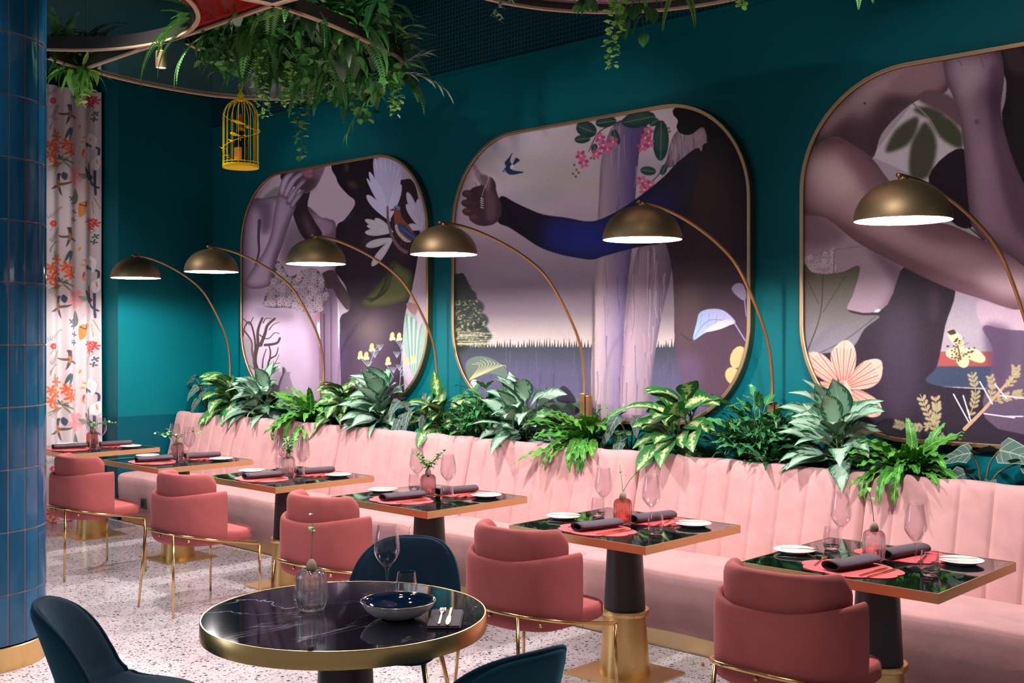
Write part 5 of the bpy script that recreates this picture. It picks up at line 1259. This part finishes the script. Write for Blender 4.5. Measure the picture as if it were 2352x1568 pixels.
    c.poly(A((168,350),(182,352),(205,385),(235,402),(248,412),(240,440),(210,440),(185,410)), (160,132,138)); c.poly(A((200,395),(248,410),(240,470),(215,440)), (120,92,102), 2)
    c.stroke(A((170,420),(175,380),(205,362),(232,380),(238,420),(215,470),(205,520)), 1, (214,200,206)); c.stroke(A((180,430),(195,460),(210,430),(190,500)), 1, (70,58,62)); 
    for k in range(5): c.stroke(A((204,500+k*10),(216,504+k*10)), 2, (220,210,212))
    # swallow
    c.poly(A((302,380),(318,358),(312,340),(330,318),(348,294),(336,330),(348,345),(362,318),(380,330),(360,345),(345,372),(398,382),(365,392),(335,394),(318,382)), (38,48,76)); c.blob(*A((345,358))[0], 4, 6, (206,196,202), 0, 1, .5); c.blob(*A((312,378))[0], 3.5, 2.4, (120,132,170))
    # pale leaf and petals at the right
    c.stroke(A((1345,1060),(1370,1100),(1395,1140)), 3, (150,144,196)); lf = c.mask(A((1160,1137),(1176,1060),(1190,1015),(1235,998),(1290,1002),(1330,1030),(1350,1062),(1300,1075),(1240,1095),(1205,1112))); c.fill(lf, hg(1590, (150,172,206), 1690, (186,172,216))); cl = c.full(lf)
    c.stroke(A((1160,1137),(1230,1050),(1350,1060)), 1.4, (108,118,170)); 
    for k in range(4): c.stroke(A((1190+k*35,1085-k*10),(1200+k*35,1020)), 1.1, (112,124,172), .8, .8, cl)
    c.poly(A((1212,1100),(1290,1050),(1345,1058),(1280,1090)), (204,196,230)); c.poly(A((1335,915),(1350,885),(1385,888),(1400,940),(1385,960)), (150,136,166)); c.stroke(A((1390,940),(1400,1030)), 3, (140,130,180))
    for x, y, rx, ry, r_ in ((1362,1215,34,52,.35),(1340,1300,34,42,-.5),(1420,1260,40,60,0)): c.blob(*A((x,y))[0], rx*.51, ry*.51, (200,172,118), 0, 1, r_)
    for k in range(8): c.stroke(A((1345+k*5,1250),(1340+k*6,1180)), .8, (186,150,104), .8, .6)
    # veined leaf at the lower left
    c.poly(A((135,1260),(150,1225),(200,1210),(260,1225),(310,1260),(325,1310),(250,1290),(170,1310),(150,1330)), (92,106,98))
    for k in range(9): c.stroke(A((150,1320),(200+k*12,1255),(165+k*19,1222+abs(k-3)*8)), 1.6, (188,180,130), 1)
    c.blob(*A((175,1335))[0], 9, 10, (236,220,226)); c.grain(.018); return c
def mural_three():
    A = tf(.6377, 1750, 60); c = Cv(1825, 70, 2760, 1110, (176,160,170), (196,184,196), 1.1)
    EX = 1560
    c.poly(A((395,470),(560,255),(720,330),(740,450),(600,560)), (214,200,206), smooth=False)
    for P in (((450,455),(455,420),(490,365),(560,325),(555,380),(520,430)), ((535,540),(535,440),(560,380),(590,345),(625,400),(625,470),(595,545)), ((600,320),(650,320),(690,345),(722,390),(718,440),(660,415),(620,370)), ((545,300),(600,290),(660,320),(600,330))): c.poly(A(*P), (74,76,58), 4)
    c.stroke(A((540,275),(600,330),(640,400)), 4, (150,140,120), 3); c.poly(A((130,445),(180,400),(255,395),(240,430),(190,445)), (70,74,56), 2)
    # torso of the woman behind, shoulder and upper arm
    SK = (164,132,140); sh = c.mask(A((100,420),(200,330),(330,225),(480,120),(660,100),(668,230),(570,262),(500,310),(430,390),(398,475),(330,460),(250,400))); c.fill(sh, (190,156,158)); cs = c.full(sh); c.form(sh, 26, .7, (.2,.12,.14))
    c.poly(A((240,400),(330,300),(430,240),(560,250),(480,330),(400,470)), (64,44,52), 14, .85, cs); c.poly(A((450,210),(560,130),(660,130),(650,220),(540,250)), (150,112,122), 8, .8, cs); c.blob(*A((380,250))[0], 30, 60, (176,146,150), 14, .7, .5, cs); c.blob(*A((370,278))[0], 2.5, 2.5, (60,40,44))
    # dark figure at the right
    c.poly(A((845,60),(EX,60),(EX,900),(944,760),(900,560),(870,400),(862,250)), (22,13,18)); c.poly(A((870,80),(930,70),(960,130),(940,180),(885,150)), (70,48,52), 8, .8); c.poly(A((862,170),(880,200),(876,270),(860,306)), (176,160,168))
    c.poly(A((600,545),(722,440),(770,600),(760,720),(680,700)), (34,20,28)); c.poly(A((610,230),(700,270),(722,365),(660,320),(560,262)), (112,84,92), 3)
    # belly, breast, lace
    c.poly(A((120,640),(240,680),(380,790),(520,880),(505,975),(430,1032),(330,1036),(250,960),(120,880)), (166,140,152)); c.poly(A((380,800),(510,875),(490,985),(420,1032),(470,930)), (112,84,104), 9, .8); c.poly(A((130,650),(230,690),(300,760),(200,800),(130,760)), (128,92,106), 10, .8)
    daisies(c, A((130,835),(200,820),(260,805),(262,880),(210,900),(130,865)), 7, (150,122,134), (206,186,194), (130,100,110), 5); c.stroke(A((262,805),(258,890)), 3, (140,112,126)); c.stroke(A((260,805),(380,790)), 2, (140,112,126))
    # sky, land, sea behind the lower right
    c.poly(A((660,930),(EX,930),(EX,1180),(640,1180)), (166,152,162), smooth=False); c.poly(A((660,960),(800,985),(800,1000),(660,990)), (168,150,166), 5, .7); c.poly(A((380,1172),(EX,1172),(EX,1235),(380,1228)), (156,76,74), smooth=False); c.poly(A((560,1225),(EX,1225),(EX,1330),(590,1295)), (52,62,84), smooth=False)
    c.poly(A((400,1040),(430,1032),(415,1180),(400,1180)), (226,214,222))
    lo_ = c.mask(A((100,1040),(420,1030),(520,860),(690,930),(660,1080),(632,1220),(600,1285),(850,1310),(EX,1330),(EX,1640),(100,1640))); c.fill(lo_, vg(640, (34,23,33), 1000, (40,32,44))); cl = c.full(lo_)
    c.poly(A((440,1050),(540,1000),(560,1300),(480,1440),(430,1300)), (62,50,68), 16, .6, cl); c.blob(*A((620,1000))[0], 12, 40, (58,40,58), 8, .8, 0, cl)
    # big olive leaf
    c.poly(A((130,858),(180,885),(225,892),(290,885),(352,865),(330,960),(308,1020),(360,1040),(425,1045),(370,1090),(320,1160),(200,1180),(130,1180)), vg(620, (84,78,60), 800, (122,116,128))); c.stroke(A((220,895),(210,1040),(160,1180)), 2.5, (58,54,44)); c.stroke(A((300,900),(220,1030)), 1.6, (62,58,46)); c.stroke(A((150,890),(205,1000)), 1.6, (62,58,46)); c.stroke(A((410,1045),(300,1130),(200,1180)), 1.8, (66,62,56))
    # great diagonal arm
    am = c.mask(A((110,470),(180,440),(260,398),(330,430),(400,480),(470,570),(600,690),(690,720),(800,770),(950,830),(1100,860),(1100,960),(944,1018),(880,1012),(800,985),(670,942),(520,872),(350,782),(230,692),(110,660))); c.fill(am, vg(330, (206,170,168), 700, (180,142,150))); ca = c.full(am); c.form(am, 38, .75, (.3,.18,.2))
    c.poly(A((330,430),(470,560),(600,690),(760,770),(600,770),(430,650),(300,500)), (120,82,96), 12, .65, ca); c.poly(A((230,690),(520,865),(800,985),(944,1020),(944,980),(640,880),(350,740)), (112,78,92), 8, .7, ca); c.blob(*A((260,540))[0], 60, 34, (222,194,190), 16, .7, .5, ca); c.blob(*A((870,930))[0], 60, 26, (212,176,182), 14, .8, .3, ca)
    # forearm and fist
    fa = c.mask(A((652,118),(680,92),(760,85),(850,82),(872,180),(860,300),(885,420),(930,540),(1010,700),(1010,900),(900,830),(770,740),(745,640),(735,520),(720,380),(690,260),(664,200))); c.fill(fa, hg(2170, (186,154,166), 2330, (140,106,122))); cf = c.full(fa); c.form(fa, 22, .7, (.25,.16,.2))
    c.poly(A((820,160),(870,180),(870,420),(944,600),(1000,800),(900,700),(830,420)), (84,58,72), 9, .7, cf); c.blob(*A((760,200))[0], 22, 40, (190,164,172), 12, .7, 0, cf); c.blob(*A((775,345))[0], 5, 5, (90,68,80), 3, .8)
    c.stroke(A((690,95),(720,140)), 3, (116,86,98), 2, .7); c.stroke(A((780,88),(800,150)), 3, (116,86,98), 2, .7); c.stroke(A((740,720),(800,770)), 4, (60,40,46), 2)
    # pale top and lower arm
    c.poly(A((778,990),(870,1012),(944,1020),(EX,1000),(EX,1100),(944,1098),(800,1080)), (190,162,178)); c.poly(A((798,1080),(944,1096),(EX,1096),(EX,1450),(850,1450),(835,1180)), (92,74,96)); c.poly(A((800,1085),(900,1100),(880,1250),(840,1300)), (78,58,84), 8, .7)
    # butterfly
    for P in (((712,1165),(680,1130),(668,1100),(690,1092),(720,1120),(728,1160)), ((712,1160),(670,1165),(664,1185),(690,1200),(715,1190)), ((715,1165),(770,1162),(805,1195),(790,1212),(750,1200)), ((712,1180),(745,1195),(740,1225),(718,1228),(700,1205))): c.poly(A(*P), (236,212,160))
    for k in range(46): a_ = c.rs.uniform(0, 6.28); r_ = c.rs.uniform(18, 60); c.blob(*A((718+r_*1.15*cos(a_)*.9,1165+r_*.85*sin(a_)))[0], 2.6, 2.2, (48,36,34), 0, .85) if r_ < 52 else None
    c.poly(A((668,1100),(690,1092),(700,1105),(680,1112)), (60,46,40)); c.stroke(A((705,1150),(716,1200)), 4, (96,74,60)); c.stroke(A((712,1150),(728,1120)), .9, (60,46,44)); c.stroke(A((716,1152),(744,1140)), .9, (60,46,44))
    # great flower
    F0 = A((292,1300))[0]
    for P in (((292,1290),(250,1210),(255,1165),(300,1130),(335,1160),(335,1230)), ((300,1300),(340,1230),(380,1202),(430,1205),(428,1270),(380,1305)), ((270,1290),(200,1260),(160,1215),(170,1175),(215,1180),(255,1220)), ((275,1310),(230,1345),(195,1320),(190,1285),(230,1280)), ((300,1330),(350,1310),(420,1350),(430,1395),(390,1408),(330,1380)), ((285,1330),(300,1400),(280,1430),(245,1390),(250,1350))):
        mk = c.mask(A(*P)); c.fill(mk, (206,176,158)); cl = c.full(mk); Q = np.array(A(*P)); ce = Q.mean(0)
        for k in range(-4, 5):
            d = ce-np.array(F0); nrm = np.array([-d[1], d[0]])*.13*k; e = np.array(F0)+d*1.35+nrm
            c.stroke([tuple(np.array(F0)+d*.25+nrm*.3), tuple(e)], 3.2, (196,66,60) if k % 2 == 0 else (206,134,118), 1.2, .8, cl)
        c.stroke([F0, tuple(ce+(ce-np.array(F0))*.8)], 1.2, (150,90,80), .8, .7, cl)
    c.poly(A((275,1285),(300,1282),(325,1320),(315,1345),(290,1330)), (206,178,160)); c.blob(*A((282,1290))[0], 9, 8, (124,104,96), 3, .8)
    # sprigs and thorns
    def ear(P, n, L, w_, col):
        c.stroke(A(*P), 2.6, col, 1.6); Q = np.array(catmull(A(*P), 6)); m_ = len(Q)
        for k in range(n):
            q = Q[int((.15+.83*k/n)*(m_-1))]; q2 = Q[min(m_-1, int((.15+.83*k/n)*(m_-1))+1)]; d = (q2-q)/(np.hypot(*(q2-q)) or 1); 
            for s_ in (-1, 1): n_ = np.array([-d[1], d[0]])*s_; c.petal(tuple(q), tuple(q+(d*.8+n_*.7)*L), w_, (182,168,128), (140,122,86))
    ear(((660,1510),(610,1420),(570,1325)), 9, 15, 7, (180,160,120)); ear(((620,1440),(630,1390),(625,1335)), 7, 15, 7, (180,160,120)); ear(((610,1440),(540,1445),(475,1430)), 8, 14, 7, (180,160,120))
    c.stroke(A((730,1450),(800,1380),(870,1300),(925,1240)), 9, (196,158,124), 5)
    ear(((745,1410),(770,1330),(755,1245)), 8, 15, 6, (176,160,112)); ear(((820,1350),(830,1300),(822,1262)), 6, 13, 6, (186,168,124)); ear(((880,1300),(910,1260),(915,1230)), 6, 15, 6, (200,180,134)); ear(((840,1350),(900,1330),(960,1320)), 7, 15, 7, (190,172,124))
    for P in (((690,1325),(745,1425)),((725,1330),(752,1420)),((785,1280),(830,1360)),((840,1290),(880,1340)),((800,1395),(910,1410)),((860,1330),(990,1345)),((870,1405),(940,1405))): c.stroke(A(*P), 1.5, (232,218,226), 4.5)
    c.grain(.02); return c
MX = [(-9.20,-6.535),(-6.265,-3.615),(-3.285,-.65)]; MZ0, MZ1, MR = 1.115, 3.215, .66
mlab = ['left rounded mural: embracing pale and dark figures with white protea, bird and daisy top', 'middle rounded mural: outstretched dark arm, swallow, tree trunks and pine forest', 'right rounded mural: crossed arms, striped flower and spotted butterfly']
M['print'] = print_mat('printed_canvas', .42, False)
for k, fn in enumerate((mural_one, mural_two, mural_three)):
    cv = fn(); x0, x1 = MX[k]; th = thing('wall_mural', mlab[k], 'mural', ((x0+x1)/2, WY, (MZ0+MZ1)/2), 0, 'rounded murals on the back wall')
    hw, hh = (x1-x0)/2, (MZ1-MZ0)/2
    def outl(ins, n=24):
        r = MR-ins; o = []
        for cx, cz, a0 in ((hw-MR, hh-MR, 0), (-hw+MR, hh-MR, 90), (-hw+MR, -hh+MR, 180), (hw-MR, -hh+MR, 270)):
            o += [(cx+r*cos(math.radians(a0+90*i/n)), cz+r*sin(math.radians(a0+90*i/n))) for i in range(n+1)]
        return o
    b = MB(); prof = [(0,0),(0,-.055),(.004,-.058),(.022,-.058),(.026,-.055),(.026,-.03),(.026,0)]; L = [outl(i) for i, _ in prof]; n = len(L[0]); vs = [(L[j][i][0], prof[j][1], L[j][i][1]) for i in range(n) for j in range(len(prof))]; q = len(prof)
    b.add(vs, [(i*q+j, ((i+1) % n)*q+j, ((i+1) % n)*q+(j+1) % q, i*q+(j+1) % q) for i in range(n) for j in range(q)]); build('frame', b, M['frame_bronze'], th, angle=30)
    nu, nv = (640, 760) if k == 0 else ((860, 900) if k == 1 else (960, 900))
    U, V = np.meshgrid(np.linspace(-hw+.015, hw-.015, nu+1), np.linspace(-hh+.015, hh-.015, nv+1), indexing='ij')
    # pull the sheet's border in to the rounded corners, row by row
    r = MR-.015; over = np.clip(np.abs(V)-(hh-MR), 0, r); half = (hw-MR)+np.sqrt(np.clip(r*r-over*over, 0, None)); U = U/(hw-.015)*half
    px_, py_ = pict(U+(x0+x1)/2, WY-.035, V+(MZ0+MZ1)/2)
    Pm = np.stack([U, np.full_like(U, -.035), V], -1)
    o = colour_grid('printed_canvas', Pm, nu, nv, sample(cv, px_, py_), M['print'], th)
# ------------------------------------------------------------------ patterned curtain
def curtain_art():
    A = tf(.2995, 100, 150); c = Cv(104, 218, 246, 501, (206,190,190), (206,190,190), 3.)
    OR, RD, NV, GN, OL = (226,92,48), (214,52,52), (48,52,78), (96,104,88), (140,132,80)
    # lilies
    for x, y in ((60,610),(105,545),(60,690),(180,600),(205,660),(100,640),(95,740)):
        for q in range(6): a = q*1.05+x*.1; c.petal(A((x,y))[0], A((x+46*cos(a),y+46*sin(a)))[0], 6, OR if q % 2 else (236,122,66), (170,50,30))
    for q in range(9): a = -2.9+q*.36; c.petal(A((150,720))[0], A((150+95*cos(a)*(.6+.4*(q % 2)),720-70*abs(sin(a))+q*9))[0], 4, NV if q % 3 == 0 else (120,124,96))
    for q in range(8): a = 2.2+q*.3; c.stroke(A((150,745),(150+50*cos(a),760+30*sin(a)*.6),(150+115*cos(a),790+44*sin(a))), 3, OL if q % 2 else (96,100,70), 1)
    c.petal(A((170,560))[0], A((205,475))[0], 7, (44,74,84)); c.petal(A((195,570))[0], A((218,480))[0], 6, (54,84,92))
    for (x, y, s) in ((75,270,1),(95,1200,0)):
        if s:
            for q in range(6): a = q*1.05; c.blob(*A((x+17*cos(a),y+15*sin(a)))[0], 3.2, 3.2, RD)
            c.stroke(A((75,285),(50,330)), 1, GN)
    for x, y in ((350,250),(385,225),(365,300),(400,270)):
        for q in range(6): a = q*1.05+y; c.petal(A((x,y))[0], A((x+36*cos(a),y+36*sin(a)))[0], 4, RD, (150,30,40))
    def fernl(x0, y0, x1, y1, col, n=12):
        c.stroke(A((x0,y0),(x1,y1)), 1, col)
        for k in range(n):
            f = k/n; x, y = x0+(x1-x0)*f, y0+(y1-y0)*f; L = math.hypot(x1-x0, y1-y0); nx, ny = -(y1-y0)/L, (x1-x0)/L
            for s in (-1, 1): c.stroke(A((x,y),(x+nx*s*22*(1-f*.6)+(x1-x0)*.08,y+ny*s*22*(1-f*.6)+(y1-y0)*.08)), 1.4, col, .7)
    fernl(60,410,125,300,GN); fernl(85,545,85,480,GN,7); c.stroke(A((50,470),(80,420),(130,412)), 2.4, OL, 1); c.stroke(A((50,490),(70,430),(110,402)), 2, (120,116,80), 1)
    # humming birds
    def bird(x, y, s, fl=1):
        T = lambda *p: A(*[(x+fl*a*s, y+b_*s) for a, b_ in p])
        c.poly(T((-8,-60),(12,-65),(20,-30),(16,10),(0,50),(-18,78),(-14,40),(-6,0)), (70,58,66)); c.poly(T((-10,-20),(12,-20),(10,15),(-4,30)), (176,112,60)); c.poly(T((0,-5),(-40,-8),(-78,-14),(-50,6),(-8,12)), (96,76,66)); c.poly(T((12,20),(40,34),(64,36),(30,10)), (84,72,78)); c.poly(T((-14,-70),(14,-68),(16,-50),(-8,-50)), (60,52,52)); c.stroke(T((-14,60),(-20,80)), 1, (40,34,40))
    bird(195,370,1.); bird(130,905,1.15,-1); c.poly(A((148,850),(160,815),(185,840),(172,880)), (40,62,84))
    # pink hibiscus, leaves
    for q in range(5): a = q*1.256+.3; c.petal(A((245,850))[0], A((245+64*cos(a),850+80*sin(a)))[0], 15, (228,156,158), (206,110,118))
    c.petal(A((250,940))[0], A((250,1060))[0], 14, (92,96,88), (150,150,130)); c.petal(A((275,830))[0], A((330,860))[0], 12, (132,138,122), (90,98,84))
    for k in range(8): c.blob(*A((285+(k*37 % 40),900+k*11))[0], 3.4, 3, (226,170,178))
    # orange trumpets
    for x, y, a in ((290,450,2),(295,545,.4),(255,600,2.2),(300,680,1.2),(240,620,1.8),(285,585,.2)): c.petal(A((x,y))[0], A((x+34*cos(a),y+34*sin(a)))[0], 4, (222,138,60)); c.petal(A((x,y))[0], A((x+18*cos(a+.5),y+18*sin(a+.5)))[0], 3, (226,150,80))
    c.petal(A((300,690))[0], A((310,640))[0], 5, RD)
    # calla lilies with dark stems
    for P in (((330,600),(380,620),(420,640),(420,690)),((350,690),(360,800),(380,900),(420,940)),((400,800),(400,900),(405,990)),((330,610),(345,640))): c.stroke(A(*P), 5, NV, 4)
    c.poly(A((320,780),(360,820),(390,860),(350,880),(328,840)), (52,50,68))
    for P in (((330,580),(345,525),(380,515),(415,560),(400,640),(385,650),(375,600)), ((385,720),(430,690),(435,770),(410,805),(385,790)), ((330,640),(360,620),(372,690),(350,755),(338,720))): c.poly(A(*P), (236,228,226)); c.stroke(A(*P), 1, (150,140,146), 1, .7)
    c.stroke(A((410,720),(415,755)), 2.4, (224,140,70)); c.stroke(A((372,555),(376,575)), 2.4, (224,140,70))
    # blue sprigs, butterfly
    for x, y in ((230,1060),(238,1120),(230,1180),(232,245),(405,370),(395,410),(212,1020)):
        for q in range(4): a = q*1.7+y; c.petal(A((x,y))[0], A((x+26*cos(a),y+22*sin(a)))[0], 3.4, (56,76,112) if x < 300 else (40,70,86))
    c.stroke(A((335,420),(345,370),(400,325)), 1, (80,86,80)); c.stroke(A((395,1140),(385,1040)), 2, OL, 1); c.stroke(A((430,1100),(395,1010)), 2, OL, 1)
    c.poly(A((278,1060),(325,1050),(320,1130),(280,1160)), (214,128,52)); c.poly(A((325,1050),(355,1035),(345,1070),(328,1090)), (224,142,60)); c.stroke(A((325,1040),(320,1080),(282,1062)), 2.2, (54,44,46)); fernl(40,1170,155,1080,(120,120,110),9)
    return c
cc = curtain_art(); nu, nv = 460, 1100; y0_, y1_, zt = 3.1, 4.965, 4.0
S_, V_ = np.meshgrid(np.linspace(0, 1, nu+1), np.linspace(0, 1, nv+1), indexing='ij')
Yc = y0_+S_*(y1_-y0_); Zc = .004+V_*(zt-.004); ph = (y1_-Yc)/.150*2*PI
fold = .030*np.cos(ph)+.012*np.cos(ph*.53+1)+.006*np.sin(Zc*2.2+ph*.5); flare = .6+.4*(1-V_)
Xc = -10.04+fold*flare; hem = np.where(Zc < 0, 0, 0)
px_, py_ = pict(np.full_like(Yc, -10.03), Yc, Zc)
px_ = 107+np.mod(px_-107, 137.); py_ = 219+np.mod(py_-219, 282.)
t = NT('printed_curtain_linen'); cA_ = t.n('ShaderNodeAttribute', attribute_name='print').outputs['Color']; t.bump(t.noise(400, 2, t.coord()), .08, .002); M['cloth'] = t.set(Base_Color=t.mix(t.math('MULTIPLY', t.noise(60, 2, t.coord()), .06), cA_, (.6,.5,.48,1)), Roughness=.8, Sheen_Weight=.2)
o = colour_grid('curtain', np.stack([Xc, Yc, Zc], -1), nu, nv, sample(cc, px_, py_), M['cloth'])
tag(o, 'floor-length cream curtain printed with lilies, hummingbirds and leaves, beside the tiled column', 'curtain')
